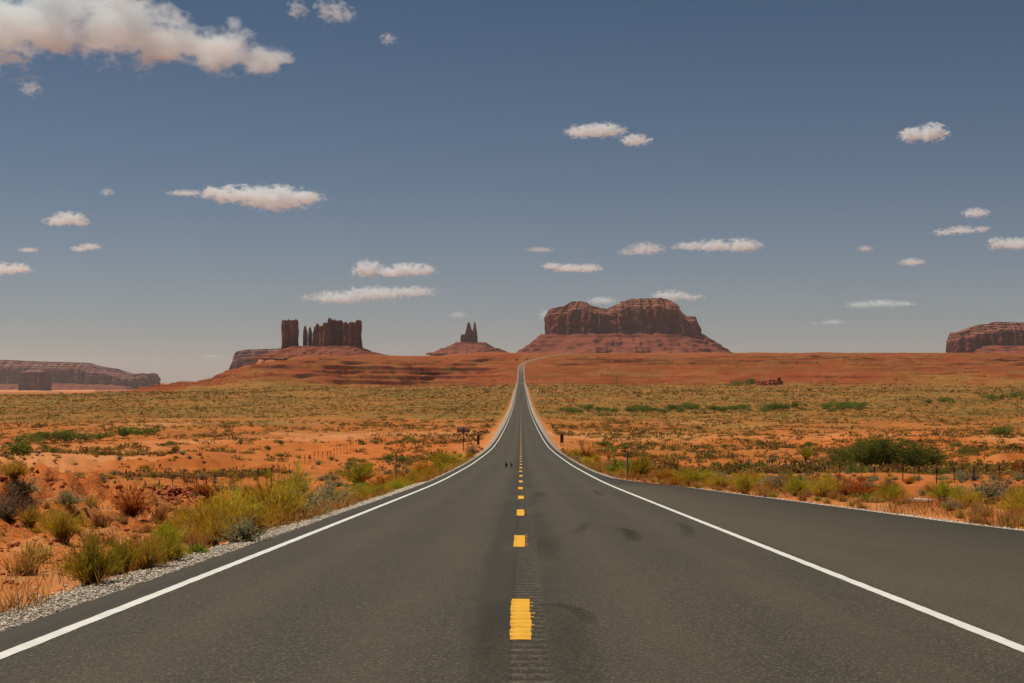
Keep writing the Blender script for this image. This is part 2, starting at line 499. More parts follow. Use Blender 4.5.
def plant_mat(name, base, tip, dark=None, rnd=.3, dry=None):
    """colour runs from the woody base to the tips; every leaf and every plant has its own tint"""
    m, n, out = new_mat(name); g = NG(n)
    al, ti = g.attr('along'), g.attr('tint')
    c = g.mix(g.ramp(al, .05, .75), base, tip)
    if dry: c = g.mix(g.ramp(ti, .62, .95, 0, .8), c, dry)
    oi = g.node('ShaderNodeObjectInfo').outputs['Random']
    h = g.node('ShaderNodeHueSaturation')
    g.put(h.inputs['Hue'], g.math('MULTIPLY_ADD', oi, .05, .475))
    g.put(h.inputs['Saturation'], g.math('MULTIPLY_ADD', ti, .3, .92))
    g.put(h.inputs['Value'], g.math('ADD', g.math('MULTIPLY_ADD', ti, rnd * 2, 1 - rnd), g.math('MULTIPLY_ADD', oi, .3, -.15)))
    g.put(h.inputs['Color'], c)
    c = h.outputs[0]
    d = g.node('ShaderNodeBsdfDiffuse'); g.put(d.inputs[0], c)
    tr = g.node('ShaderNodeBsdfTranslucent'); g.put(tr.inputs[0], c)
    mx = g.node('ShaderNodeMixShader'); mx.inputs[0].default_value = .38
    n.links.new(d.outputs[0], mx.inputs[1]); n.links.new(tr.outputs[0], mx.inputs[2])
    n.links.new(mx.outputs[0], out.inputs['Surface'])
    return m

M = {}
M['soil'] = desert_mat()
M['rock'] = rock_mat('red_sandstone')
M['rock_far'] = rock_mat('hazed_sandstone', (.82, .98, 1.35), .5)  # same sandstone with the purple of distant haze mixed into its colour
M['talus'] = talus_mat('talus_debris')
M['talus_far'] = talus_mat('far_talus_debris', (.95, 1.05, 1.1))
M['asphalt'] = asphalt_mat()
M['white'] = paint_mat('white_road_paint', (.66, .645, .60), .8)
M['yellow'] = paint_mat('yellow_road_paint', (.74, .38, .028), .7)
M['yellow_worn'] = paint_mat('worn_yellow_paint', (.42, .22, .03), 1.0)
M['tar'] = simple_mat('tyre_rubber', (.028, .026, .023), .85, .2, 9)
M['steel'] = simple_mat('weathered_steel', (.05, .032, .024), .7, .3, 5)
M['greysteel'] = simple_mat('grey_post_paint', (.17, .16, .145), .6, .2, 5)
M['signback'] = simple_mat('sign_back_metal', (.20, .155, .15), .5, .15, 4)
M['pale'] = simple_mat('pale_sign_edge', (.52, .48, .44), .6, .1, 4)
M['wood'] = simple_mat('brown_weathered_wood', (.11, .045, .022), .9, .4, 7)
M['drywood'] = simple_mat('bleached_wood', (.55, .46, .36), .9, .2, 6)
M['bird'] = simple_mat('black_feathers', (.012, .012, .013), .6, .2, 20)
M['rubble'] = simple_mat('red_rubble', (.36, .105, .038), .95, .35, 2)
M['carwhite'] = simple_mat('white_car_paint', (.75, .75, .74), .3, .03, 2, .5)
M['cardark'] = simple_mat('dark_car_paint', (.03, .032, .036), .3, .05, 2, .5)
M['glass'] = simple_mat('car_glass', (.02, .025, .03), .08, .05, 2, .6)
M['tyre'] = simple_mat('tyre', (.02, .02, .02), .9, .1, 8)

def gravel_mat():
    m, n, out = new_mat('gravel'); g = NG(n)
    t = g.attr('tint'); p = g.pos()
    c = g.mix(t, (.26, .21, .16), (.72, .64, .53))
    c = g.mix(g.ramp(g.noise(p, 12, 4), .55, .7, 0, .6), c, (.40, .25, .16))
    g.bsdf(out, c, .9, g.bump(g.noise(p, 60, 4), .5, .01), .2)
    return m
M['gravel'] = gravel_mat()
def gravelbed_mat():
    m, n, out = new_mat('gravel_bed'); g = NG(n)
    p = g.pos()
    v = g.voro(p, 22.0, out='Color')
    d = g.voro(p, 22.0)
    c = g.mix(g.sep(v)[0], (.28, .23, .18), (.66, .58, .48))
    c = g.mix(g.ramp(d, .25, .6, 0, .7), c, (.13, .10, .075))
    c = g.mix(g.ramp(g.noise(p, .5, 5), .5, .7, 0, .7), c, (.46, .27, .16))
    g.bsdf(out, c, .95, g.bump(d, 1.0, .03), .1)
    return m
M['gravelbed'] = gravelbed_mat()

M['rabbit'] = plant_mat('rabbitbrush_leaves', (.15, .11, .035), (.37, .35, .055), dry=(.58, .40, .09))
M['olive'] = plant_mat('olive_brush_leaves', (.19, .115, .035), (.50, .36, .075), dry=(.64, .40, .12))
M['green'] = plant_mat('green_weed_leaves', (.08, .09, .025), (.22, .31, .055))
M['sage'] = plant_mat('sagebrush_leaves', (.10, .075, .045), (.33, .30, .17), dry=(.42, .33, .20))
M['rust'] = plant_mat('rust_twigs', (.14, .05, .02), (.38, .145, .042), dry=(.50, .27, .09))
M['grey'] = plant_mat('grey_twigs', (.09, .062, .045), (.23, .17, .12))
M['straw'] = plant_mat('straw_blades', (.20, .11, .035), (.50, .31, .115))
M['tam'] = plant_mat('dark_bush_leaves', (.06, .058, .02), (.155, .185, .046), rnd=.4)
M['twig'] = simple_mat('woody_twigs', (.14, .085, .05), .9, .3, 30)
def scrub_mat():
    m, n, out = new_mat('distant_scrub_leaves'); g = NG(n)
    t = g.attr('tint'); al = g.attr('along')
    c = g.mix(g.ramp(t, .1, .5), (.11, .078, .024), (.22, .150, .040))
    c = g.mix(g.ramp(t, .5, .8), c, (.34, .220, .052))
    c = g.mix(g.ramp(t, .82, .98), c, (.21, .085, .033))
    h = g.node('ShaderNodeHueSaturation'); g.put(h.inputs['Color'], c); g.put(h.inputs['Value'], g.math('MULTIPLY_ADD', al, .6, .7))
    d = g.node('ShaderNodeBsdfDiffuse'); g.put(d.inputs[0], h.outputs[0])
    tr = g.node('ShaderNodeBsdfTranslucent'); g.put(tr.inputs[0], h.outputs[0])
    mx = g.node('ShaderNodeMixShader'); mx.inputs[0].default_value = .35
    n.links.new(d.outputs[0], mx.inputs[1]); n.links.new(tr.outputs[0], mx.inputs[2]); n.links.new(mx.outputs[0], out.inputs['Surface'])
    return m
M['scrub'] = scrub_mat()

# ------------------------------------------------------------------ the setting: desert floor
def build_ground():
    s = np.concatenate([np.linspace(-1.6, -.46, 60)[:-1], np.linspace(-.46, -.07, 230)[:-1], np.linspace(-.07, .07, 190),
                        np.linspace(.07, .46, 230)[1:], np.linspace(.46, 1.6, 60)[1:]])
    y = []
    v = -22.0
    while v < 36000:
        y.append(v)
        r = (v + 26) * .0085
        if 1550 < v < 2750: r = min(r, 3.2)
        elif v > 4500: r = (v + 26) * .03
        v += max(r, .09)
    y = np.array(y)
    X = s[None, :] * (y[:, None] + 26)
    Yg = np.repeat(y[:, None], len(s), 1)
    Z = ground(X, Yg)
    ny, nx = X.shape
    V = np.stack([X, Yg, Z], -1).reshape(-1, 3)
    i = (np.arange(ny - 1)[:, None] * nx + np.arange(nx - 1)[None, :]).ravel()
    F = np.stack([i, i + 1, i + nx + 1, i + nx], 1)
    x, yy = V[:, 0], V[:, 1]
    xr = np.abs(x - roadx(yy))
    d = xr - np.where(x < 0, EDGE_L, edge_r(yy))
    veg = 0.22 + .68 * sstep(300, 560, yy + 90 * fbm(x / 120, yy / 200, 3)) + .25 * fbm(x / 60, yy / 90, 3)
    veg = veg * (1 - np.clip(np.where(x < 0, .88, .78) + .4 * fbm(x / 80, yy / 120, 3), .3, .97) * sstep(np.where(x < -60, 1560, 1690), np.where(x < -60, 1720, 1920), yy + 190 * fbm(x / 140, yy / 300, 4)) * (x > -np.maximum(600, .32 * yy)))
    veg = veg * (1 - .5 * sstep(3000, 6000, yy)) * (1 - .8 * sstep(5000, 9000, yy))
    veg *= sstep(2.5 - 1.5 * sstep(200, 400, yy), 7 - 4 * sstep(200, 400, yy), d)
    near = 1 - sstep(30, 90, yy)
    veg = np.clip(veg * (1 - .7 * near), 0, 1)
    bankm = np.exp(-((x + 13) / 6) ** 2 - ((yy - 33) / 13) ** 2)
    veg *= 1 - bankm
    pale = np.exp(-((yy - 345 - 8 * perlin(x / 30, 0)) / 9) ** 2) * sstep(7, 12, xr) * (1 - sstep(50, 90, xr))
    pale = np.maximum(pale, .9 * np.clip(fbm(x / 45 + 2, yy / 70, 3) * 1.4 - .15, 0, 1) * sstep(110, 190, yy) * (1 - sstep(420, 620, yy)))
    pale = np.maximum(pale, .75 * sstep(5500, 8000, yy) * (x < -.15 * yy))
    pale = np.maximum(pale, .7 * np.exp(-(d / 1.6) ** 2))
    Zx = Z
    gz = np.gradient(Zx, axis=0) / np.gradient(Yg, axis=0)
    ledge = (sstep(np.where(X < -60, 1570, 1700), np.where(X < -60, 1720, 1910), Yg + 190 * fbm(X / 140, Yg / 300, 4)) * (1 - .3 * sstep(3000, 4500, Yg)) * (X > -np.maximum(700, .30 * Yg))).ravel() * 1.0
    steep = sstep(.25, .6, gz).ravel() * sstep(1700, 1900, yy)
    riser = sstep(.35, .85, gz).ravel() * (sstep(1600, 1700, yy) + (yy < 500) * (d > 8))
    ledge = np.clip(ledge * (.86 + .14 * sstep(.02, .10, gz).ravel()) + .6 * steep, 0, 1)
    ledge = np.maximum(ledge, sstep(.35, .7, gz).ravel() * (yy < 400) * (d > 3))
    straw = np.clip((1 - sstep(3, 9, d)) * sstep(.5, 1.4, d) * (1 - sstep(150, 500, yy)) * (.6 + .7 * fbm(x / 2.2, yy / 3.5, 3)), 0, 1)
    me = mesh_np('desert_ground', V, F, M['soil'], dict(veg=veg, pale=pale, ledge=ledge, straw=straw, riser=riser), smooth=True)
    return tag(link('desert_ground', me), kind='structure')
build_ground()

# ------------------------------------------------------------------ road
def road_rows():
    a = [np.arange(-20, 4, .5), np.arange(4, 26, .05), np.arange(26, 60, .1), np.arange(60, 130, .25), np.arange(130, 400, 1.5), np.arange(400, 3700, 6.0)]
    return np.concatenate(a)
RY = road_rows()
GX0, GX1 = -0.07, 0.21            # the milled centre rumble strip
def groove(x, y):
    """depth of the rumble strip cut into the middle of the road"""
    ph = (y / .30) % 1.0
    cut = sstep(.18, .30, ph) * (1 - sstep(.70, .82, ph))
    m = sstep(GX0 - .02, GX0 + .01, x) * (1 - sstep(GX1 - .01, GX1 + .02, x))
    return -0.020 * cut * m * (1 - sstep(110, 128, y)) * sstep(3, 4.5, y)
def road_top(x, y):
    return roadz(y) + crown(x) + groove(x, y)
def build_road():
    cols = [-EDGE_L, -4.2, -3.6, -2.4, -1.2, -.4, -.18, -.10, -.075, -.06, .0, .07, .14, .20, .215, .24, .4, 1.2, 2.4, 3.6, 4.2, 4.4]
    nx = len(cols) + 1
    X = np.zeros((len(RY), nx)); 
    X[:, :-1] = np.array(cols)[None]
    X[:, -1] = edge_r(RY)
    Y = np.repeat(RY[:, None], nx, 1)
    Z = road_top(X, Y)
    X = X + roadx(Y)
    # edges turned down into the shoulder
    Vt = np.stack([X, Y, Z], -1).reshape(-1, 3)
    i = (np.arange(len(RY) - 1)[:, None] * nx + np.arange(nx - 1)[None]).ravel()
    F = [np.stack([i, i + 1, i + nx + 1, i + nx], 1)]
    n0 = len(Vt)
    lo_l = np.stack([X[:, 0] - .05, RY, Z[:, 0] - .25], 1); lo_r = np.stack([X[:, -1] + .05, RY, Z[:, -1] - .25], 1)
    V = np.concatenate([Vt, lo_l, lo_r])
    k = np.arange(len(RY) - 1)
    F.append(np.stack([n0 + k, k * nx, (k + 1) * nx, n0 + k + 1], 1))
    n1 = n0 + len(RY)
    F.append(np.stack([k * nx + nx - 1, n1 + k, n1 + k + 1, (k + 1) * nx + nx - 1], 1))
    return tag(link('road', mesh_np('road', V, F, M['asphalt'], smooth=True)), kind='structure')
road = build_road()

def strip(name, x0, x1, y0, y1, mat, ncol=2, lift=.004, wob=0.0, parent=None, rows=None):
    ys = RY[(RY >= y0) & (RY <= y1)] if rows is None else rows
    xs = np.linspace(x0, x1, ncol)
    X = np.repeat(xs[None], len(ys), 0)
    Y = np.repeat(ys[:, None], ncol, 1)
    if wob:
        X[:, 0] += wob * fbm(ys * 1.7, ys * 0 + x0, 3); X[:, -1] += wob * fbm(ys * 1.7, ys * 0 + x1 + 5, 3)
    Z = road_top(X, Y) + lift * (1 + np.maximum(Y, 0) / 120)
    X = X + roadx(Y)
    V = np.stack([X, Y, Z], -1).reshape(-1, 3)
    i = (np.arange(len(ys) - 1)[:, None] * ncol + np.arange(ncol - 1)[None]).ravel()
    F = np.stack([i, i + 1, i + ncol + 1, i + ncol], 1)
    return link(name, mesh_np(name, V, F, mat, smooth=True), parent)
strip('edge_line', -4.02, -3.88, -18, 3600, M['white'], 3, .004, .008, road)
strip('edge_line', 3.88, 4.02, -18, 3600, M['white'], 3, .004, .008, road)
y0 = 11.35 - 10.9
k = 0
while y0 < 900:
    L = 3.15
    dash_rows = np.arange(y0, y0 + L, .025) if y0 < 60 else np.linspace(y0, y0 + L, 40)
    j = .012 * math.sin(k * 2.1)
    strip('yellow_dash', -.105 + j, .075 + j, y0, y0 + L, M['yellow'], 9, .004, .014, road, dash_rows)
    # an older coat shows on the ridges between the grooves
    if y0 < 60:
        V, F = [], []
        for yy in np.arange(math.floor(y0 / .3) * .3, y0 + L - .1, .3):
            a = yy + .83 * .3; b = yy + 1.17 * .3
            if a < y0 + .1: continue
            xx = (.078 + j, .105 + .022 * math.sin(yy * 7) + .012 * math.sin(yy * 23))
            for (px_, py_) in ((xx[0], a), (xx[1], a), (xx[1], b), (xx[0], b)):
                V.append((px_, py_, float(road_top(px_, py_)) + .004))
            F.append((len(V) - 4, len(V) - 3, len(V) - 2, len(V) - 1))
        link('old_yellow_dash', mesh_np('old_yellow_dash', np.array(V), np.array(F), M['yellow_worn']), road)
    y0 += 10.9; k += 1

def tyre_marks():
    m, n, out = new_mat('tyre_mark'); g = NG(n)
    p = g.pos()
    a = g.math('MULTIPLY', g.attr('tint'), g.ramp(g.noise(p, 9, 5, .7), .3, .6, .35, .75))
    b = g.node('ShaderNodeBsdfDiffuse'); g.put(b.inputs[0], (.022, .02, .018))
    t = g.node('ShaderNodeBsdfTransparent')
    mx = g.node('ShaderNodeMixShader'); g.put(mx.inputs[0], a)
    n.links.new(t.outputs[0], mx.inputs[1]); n.links.new(b.outputs[0], mx.inputs[2]); n.links.new(mx.outputs[0], out.inputs['Surface'])
    for pts, w, op in (([(573, 533), (583, 527), (587, 521)], .30, .55), ([(619, 526), (630, 530), (634, 539)], .34, .9), ([(678, 520), (687, 525), (687, 535)], .30, .6),
                   ([(594, 489), (602, 495)], .35, .6), ([(539, 492), (541, 498)], .5, .5), ([(534, 604), (560, 603), (582, 610), (590, 622)], .22, .75),
                   ([(548, 604), (556, 640), (560, 690)], .75, .42), ([(498, 600), (492, 640), (486, 690)], .35, .55), ([(548, 535), (549, 560)], .45, .5)):
        P = []
        for (px, py) in pts:
            Y = 2133 / (py - HY - .0512 * FPX)
            P.append(((px - CX) / FPX * Y, Y))
        P = np.array(P)
        t = np.linspace(0, len(P) - 1, 28)
        c = np.stack([np.interp(t, np.arange(len(P)), P[:, 0]), np.interp(t, np.arange(len(P)), P[:, 1])], 1)
        for _ in range(6): c[1:-1] = .25 * c[:-2] + .5 * c[1:-1] + .25 * c[2:]
        dd = np.gradient(c, axis=0); nn = np.stack([-dd[:, 1], dd[:, 0]], 1); nn /= np.linalg.norm(nn, axis=1)[:, None]
        us = np.linspace(-1, 1, 7)
        XY = c[:, None, :] + nn[:, None, :] * (us[None, :, None] * w / 2)
        fade = np.sin(np.clip(np.linspace(0.03, .97, 28), 0, 1) * math.pi) ** .5
        al = .5 * op * fade[:, None] * (1 - us[None] ** 2) ** .7
        X, Y = XY[..., 0].ravel(), XY[..., 1].ravel()
        V = np.stack([X, Y, roadz(Y) + crown(X) + .0035], 1)
        i = (np.arange(27)[:, None] * 7 + np.arange(6)[None]).ravel()
        link('tyre_mark', mesh_np('tyre_mark', V, np.stack([i, i + 1, i + 8, i + 7], 1), m, dict(tint=al.ravel()), True), road)
tyre_marks()

def shoulder(side):
    ys = RY[(RY > 2) & (RY < 2240)]
    ys = np.concatenate([ys[ys < 130][::4], ys[ys >= 130]])
    e = np.full(len(ys), EDGE_L) if side < 0 else edge_r(ys)
    w = (.75 + .15 * sstep(60, 200, ys) + (.65 * sstep(200, 420, ys) - .7 * sstep(1700, 2150, ys))) * (1 if side < 0 else (.8 + .2 * sstep(66, 130, ys)))
    w = w * (1 + .25 * fbm(ys / 6, ys * 0 + side, 3))
    fr = np.linspace(0, 1, 5)
    XR = side * (e[:, None] - .03 + fr[None] * w[:, None])
    Y = np.repeat(ys[:, None], 5, 1)
    g_ = ground(XR + roadx(Y), Y)
    ez = roadz(Y) + crown(e[:, None]) - .035
    Z = np.where(fr[None] < .3, ez - .02 * fr[None], np.maximum(g_ + .03 + .0003 * Y, ez - .05 - .14 * fr[None] * w[:, None]))
    Z[:, -1] = g_[:, -1] - .02
    V = np.stack([XR + roadx(Y), Y, Z], -1).reshape(-1, 3)
    i = (np.arange(len(ys) - 1)[:, None] * 5 + np.arange(4)[None]).ravel()
    F = np.stack([i, i + 1, i + 6, i + 5], 1) if side > 0 else np.stack([i + 1, i, i + 5, i + 6], 1)
    tag(link('gravel_shoulder', mesh_np('gravel_shoulder', V, F, M['gravelbed'], smooth=True)), kind='structure')
shoulder(-1); shoulder(1)

def ico(sub=1):
    import bmesh
    bm = bmesh.new(); bmesh.ops.create_icosphere(bm, subdivisions=sub, radius=1.0)
    V = np.array([v.co[:] for v in bm.verts]); F = np.array([[v.index for v in f.verts] for f in bm.faces]); bm.free()
    return V, F

def stones(name, X, Y, Z, R, mat, squash=.65, sub=1):
    V0, F0 = ico(sub)
    n = len(X)
    jit = 1 + .2 * rng.standard_normal((n, len(V0)))
    V = V0[None] * jit[..., None] * R[:, None, None] * np.stack([1 + .3 * rng.standard_normal(n), np.ones(n), np.full(n, squash)], 1)[:, None, :]
    a = rng.uniform(0, 6.28, n); c, s = np.cos(a)[:, None], np.sin(a)[:, None]
    V = np.stack([V[..., 0] * c - V[..., 1] * s, V[..., 0] * s + V[..., 1] * c, V[..., 2]], -1) + np.stack([X, Y, Z], 1)[:, None, :]
    F = (F0[None] + (np.arange(n) * len(V0))[:, None, None]).reshape(-1, 3)
    t = np.repeat(rng.uniform(0, 1, n), len(V0))
    return mesh_np(name, V.reshape(-1, 3), F, mat, dict(tint=t))

n = 40000
gy = 8 + 62 * rng.uniform(0, 1, n) ** 1.5
gd = np.abs(rng.normal(.32, .24, n)) * (1 + .35 * fbm(gy / 3, gy * 0, 2))
gx = -(EDGE_L + .02 + gd)
gz = np.maximum(ground(gx, gy), roadz(gy) + crown(EDGE_L) - .06 - .14 * gd) + .015 + rng.uniform(0, .05, n) * (gd < .6)
gr = .007 + .012 * rng.uniform(0, 1, n) ** 2 + .0002 * gy
tag(link('gravel', stones('gravel', gx, gy, gz, gr, M['gravel'])), 'band of pale loose gravel along the left edge of the asphalt', 'gravel', kind='stuff')
n = 8000
gy = 24 + 70 * rng.uniform(0, 1, n)
gd = np.abs(rng.normal(.2, .2, n))
gx = edge_r(gy) + gd
gz = ground(gx, gy) + .03
tag(link('gravel', stones('gravel', gx, gy, gz, .018 + .026 * rng.uniform(0, 1, n) ** 2, M['gravel'])), 'thin line of pale gravel edging the turnout on the right', 'gravel', kind='stuff')
# clods and chips on the red bank
n = 5200
cx_ = np.where(rng.uniform(0, 1, n) < .75, rng.normal(-11.5, 3.6, n), rng.normal(-8, 3.0, n)); cy_ = rng.normal(28, 9, n)
ok = (cx_ < -6.1) & (cy_ > 11)
cx_, cy_ = cx_[ok], cy_[ok]
tag(link('rubble', stones('rubble', cx_, cy_, ground(cx_, cy_) + .01, .014 + .075 * rng.uniform(0, 1, len(cx_)) ** 6, M['rubble'], .85)), 'red clods and stone chips littering the earth bank left of the road', 'rubble', kind='stuff')
n = 420
cx_ = rng.normal(-24.4, 1.9, n); cy_ = rng.normal(97, 2.6, n)
tag(link('rock_pile', stones('rock_pile', cx_, cy_, ground(cx_, cy_) + .08, .08 + .22 * rng.uniform(0, 1, n) ** 2, M['rubble'], .8)), 'low heap of broken red rock beside the left wire fence', 'rocks', kind='stuff')

# ------------------------------------------------------------------ buttes and mesas
def loop_pts(a, b, n, e=4.0):
    t = np.linspace(0, 2 * math.pi, 4000, endpoint=False)
    c, s = np.cos(t), np.sin(t)
    x = a * np.sign(c) * np.abs(c) ** (2 / e); y = b * np.sign(s) * np.abs(s) ** (2 / e)
    L = np.concatenate([[0], np.cumsum(np.hypot(np.diff(x, append=x[0]), np.diff(y, append=y[0])))])
    q = np.linspace(0, L[-1], n, endpoint=False)
    x = np.interp(q, L, np.append(x, x[0])); y = np.interp(q, L, np.append(y, y[0]))
    dx = np.roll(x, -1) - np.roll(x, 1); dy = np.roll(y, -1) - np.roll(y, 1)
    m = np.hypot(dx, dy)
    return x, y, dy / m, -dx / m

CAPF = {}
def cliff_mesh(name, X, Y, a, b, top, zlow, mat, seed, amp=1.0, n=360, rows=34, cap=.18, e=4.0, taper=.06, rag=0.0):
    """rock wall: top is a list of (x relative to the centre, height); flutes, ledges and alcoves cut its face"""
    x, y, nx, ny = loop_pts(a, b, n, e)
    tp = np.array(top, float)
    H = lambda xx: np.interp(xx, tp[:, 0], tp[:, 1])
    u = seed * 13.7
    big = fbm(x / (110 * amp) + u, y / (110 * amp), 2); mid = fbm(x / (38 * amp) + u, y / (38 * amp) + 3, 3); sm = fbm(x / (11 * amp) + u, y / (11 * amp), 2)
    base_off = amp * (24 * big + 14 * np.sign(mid) * np.abs(mid) ** .7)
    base_off = base_off * (.25 + .75 * ny * ny) - 6 * amp * nx * nx
    V = []
    ts = np.linspace(0, 1, rows)
    capt = 1 - cap
    for t in ts:
        inset = taper * 60 * amp * t
        for (lv, dep) in ((.22, 3), (.48, 4), (.71, 6)): inset = inset + dep * amp * sstep(lv - .02, lv + .02, t + .10 * mid + .06 * big)
        if cap: 
            cu = np.clip((t - capt) / cap, 0, 1)
            inset = inset + amp * 18 * cu + amp * 16 * (sstep(.22, .28, cu) + sstep(.52, .58, cu) + sstep(.80, .86, cu))
        inset = inset * (.22 + .78 * ny * ny)
        rough = amp * (2.0 * sm + 10 * fbm(x / (34 * amp) + u, t * 4 + y / (34 * amp), 4))
        off = base_off * (1 - .35 * t) + rough - inset
        inb = np.clip(off, -.9 * min(a, b), None)
        xx, yy = x + nx * inb, y + ny * inb
        h = H(np.clip(xx, -a, a)) + (amp * 2.5 * sm + rag * fbm(x / (14 * max(amp, .3)) + u + 8, y / 40 + 1, 2)) * t
        V.append(np.stack([xx, yy, zlow + (h - zlow) * t], 1))
    last = V[-1]
    for f in (.8, .5, .2, 0.0):
        xx, yy = last[:, 0] * (f if f else 0) + (1 - f) * last[:, 0] * .0, last[:, 1] * f
        xx = last[:, 0] * (.55 + .45 * f)
        h = H(np.clip(xx, -a, a))
        V.append(np.stack([xx, yy, h + amp * 2 * (1 - f)], 1))
    R = len(V); V = np.concatenate(V) + np.array([X, Y, 0])
    i = np.arange(n); j = (i + 1) % n
    F = np.concatenate([np.stack([r * n + i, r * n + j, (r + 1) * n + j, (r + 1) * n + i], 1) for r in range(R - 1)])
    F = F[:, ::-1]
    CAPF[name] = np.repeat(np.concatenate([sstep(capt - .06, capt + .05, ts) if cap else ts * .25, np.ones(R - rows) * (1 if cap else .3)]), n)
    return V, F

def talus_mesh(X, Y, a, b, wl, wr, wd, ztop, zbot, seed, n=320, rows=26, e=3.0, step=14.0, amp=1.0):
    x, y, nx, ny = loop_pts(a, b, n, e)
    u = seed * 7.3
    gul = fbm(x / (60 * amp) + u, y / (60 * amp), 3); g2 = fbm(x / (18 * amp) + u, y / (18 * amp) + 2, 3)
    V = []
    for t in np.linspace(0, 1, rows):
        w = np.where(nx < -.3, wl, np.where(nx > .3, wr, wd))
        k = np.exp(-((np.arange(-12, 13)) / 6.0) ** 2); k /= k.sum()
        w = np.convolve(np.concatenate([w[-12:], w, w[:12]]), k, 'valid')
        g3 = fbm(x / (90 * amp) + u + 4, y / (90 * amp) + t * 1.6, 3); g4 = fbm(x / (26 * amp) + u, y / (26 * amp) + t * 5, 3)
        out = (1 - t) ** 1.25 * w * (1 + .12 * gul + .22 * g3) + amp * 5 * g4 * (1 - t)
        z = zbot + (ztop - zbot) * t + amp * 6 * g3 * math.sin(t * math.pi)
        hh = z / step + .35 * gul
        fr = hh - np.floor(hh)
        z = z + (sstep(.7, .95, fr) - fr) * step * np.clip(.5 + .9 * fbm(x / (70 * amp) + u, y / (70 * amp) + t * 4, 2), 0, .95)
        V.append(np.stack([x + nx * out, y + ny * out, z], 1))
    V.append(np.stack([x * .3, y * .3, np.full(n, ztop)], 1))
    R = len(V); V = np.concatenate(V) + np.array([X, Y, 0])
    i = np.arange(n); j = (i + 1) % n
    F = np.concatenate([np.stack([r * n + i, r * n + j, (r + 1) * n + j, (r + 1) * n + i], 1) for r in range(R - 1)])
    return V, F[:, ::-1]

def px_x(px, Y): return (px - CX) / FPX * Y
def px_z(py, Y): return EYE - (py - HY) / FPX * Y

def mesa_part(root, name, outline, Y, zlow_py, depth, mat, seed, amp, **kw):
    """outline: (px, py) of the skyline measured on the photograph, turned into metres at distance Y"""
    x0, x1 = px_x(outline[0][0], Y), px_x(outline[-1][0], Y)
    c, a = (x0 + x1) / 2, (x1 - x0) / 2
    top = [(px_x(p, Y) - c, px_z(q, Y)) for p, q in outline]
    V, F = cliff_mesh(name, c, Y, a, depth, top, px_z(zlow_py, Y), mat, seed, amp, **kw)
    return link(name, mesh_np(name, V - np.array(root.location), F, mat, dict(cap=CAPF[name])), root)
def talus_part(root, pl, pr, Y, depth, wl, wr, wd, top_py, bot_py, mat, seed, **kw):
    x0, x1 = px_x(pl, Y), px_x(pr, Y)
    V, F = talus_mesh((x0 + x1) / 2, Y, (x1 - x0) / 2, depth, wl, wr, wd, px_z(top_py, Y), px_z(bot_py, Y), seed, **kw)
    return link('talus', mesh_np('talus', V - np.array(root.location), F, mat), root)

# the broad mesa right of the road's end
Y = 7500.0
r = tag(empty('mesa', (px_x(622, Y), Y, px_z(352, Y))), 'broad twin-topped red mesa rising behind the end of the road, right of centre', 'mesa')
talus_part(r, 540, 704, Y, 280, 150, 150, 330, 334.5, 355, M['talus'], 1.0, step=22)
mesa_part(r, 'cliff', [(545, 311), (551, 309.5), (566, 307.5), (571, 302.8), (582, 303), (593, 308), (606, 310.2), (614, 306.3), (627, 300.8), (657, 299.6), (666, 301.5), (675, 306.5), (679, 316), (684, 319), (692, 317.5), (695, 323), (699, 327), (701, 334)],
          Y, 340, 250, M['rock'], 2.0, 1.15, n=620, rows=60, cap=.24, rag=4.0)
# castle of fins left of centre
Y = 5000.0
r = tag(empty('castle_butte', (px_x(325, Y), Y, px_z(357, Y))), 'castle-like red butte with a lone square tower and jagged fins, left of centre', 'butte')
talus_part(r, 292, 358, Y, 110, 150, 150, 160, 346.3, 359.0, M['talus'], 3.0, step=10, amp=.5)
kw = dict(n=190, rows=34, cap=0, rag=8.0)
mesa_part(r, 'tower', [(281.8, 324), (283, 320.8), (296.5, 320.3), (298.2, 323)], Y, 357, 34, M['rock'], 4.0, .4, taper=.03, **kw)
mesa_part(r, 'pinnacle', [(302.6, 334), (304.3, 326), (305.2, 326.2), (307.6, 334)], Y + 10, 354, 14, M['rock'], 5.0, .16, e=2.4, **kw)
mesa_part(r, 'pinnacle', [(307.9, 336), (309.4, 327.3), (310.3, 327.5), (312.0, 335)], Y + 20, 354, 14, M['rock'], 6.0, .16, e=2.4, **kw)
mesa_part(r, 'fin', [(312.6, 334), (315.4, 327), (317.2, 324.2), (320.5, 329)], Y, 354, 28, M['rock'], 7.0, .34, e=2.6, **kw)
mesa_part(r, 'fin', [(318.5, 330), (320.5, 325.4), (323, 326.6), (325, 322.8), (327.5, 323.6), (329.4, 318.8), (331, 319.2), (333, 322)], Y - 25, 353, 40, M['rock'], 8.0, .42, e=2.6, **kw)
mesa_part(r, 'fin', [(330.5, 323), (335, 320), (338, 321.6), (341, 320.4), (344, 325)], Y + 15, 353, 48, M['rock'], 8.5, .42, e=2.8, **kw)
mesa_part(r, 'fin', [(342, 326), (346, 322.8), (350, 323.8), (354, 322.4), (356, 323.8), (358.3, 319.9), (360, 320.5), (361.8, 328)], Y, 353, 52, M['rock'], 9.0, .45, e=3.0, **kw)
# low mesa behind the castle
Y = 9500.0
r = tag(empty('mesa', (px_x(268, Y), Y, px_z(366, Y))), 'low flat purple mesa peeping out left of the square rock tower', 'mesa')
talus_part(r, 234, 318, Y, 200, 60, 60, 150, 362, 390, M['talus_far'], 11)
mesa_part(r, 'cliff', [(231.5, 359), (234, 357.5), (239, 352), (249, 350), (281, 348.8), (322, 349)], Y, 384, 190, M['rock_far'], 10, 1.0, n=300, cap=.3)
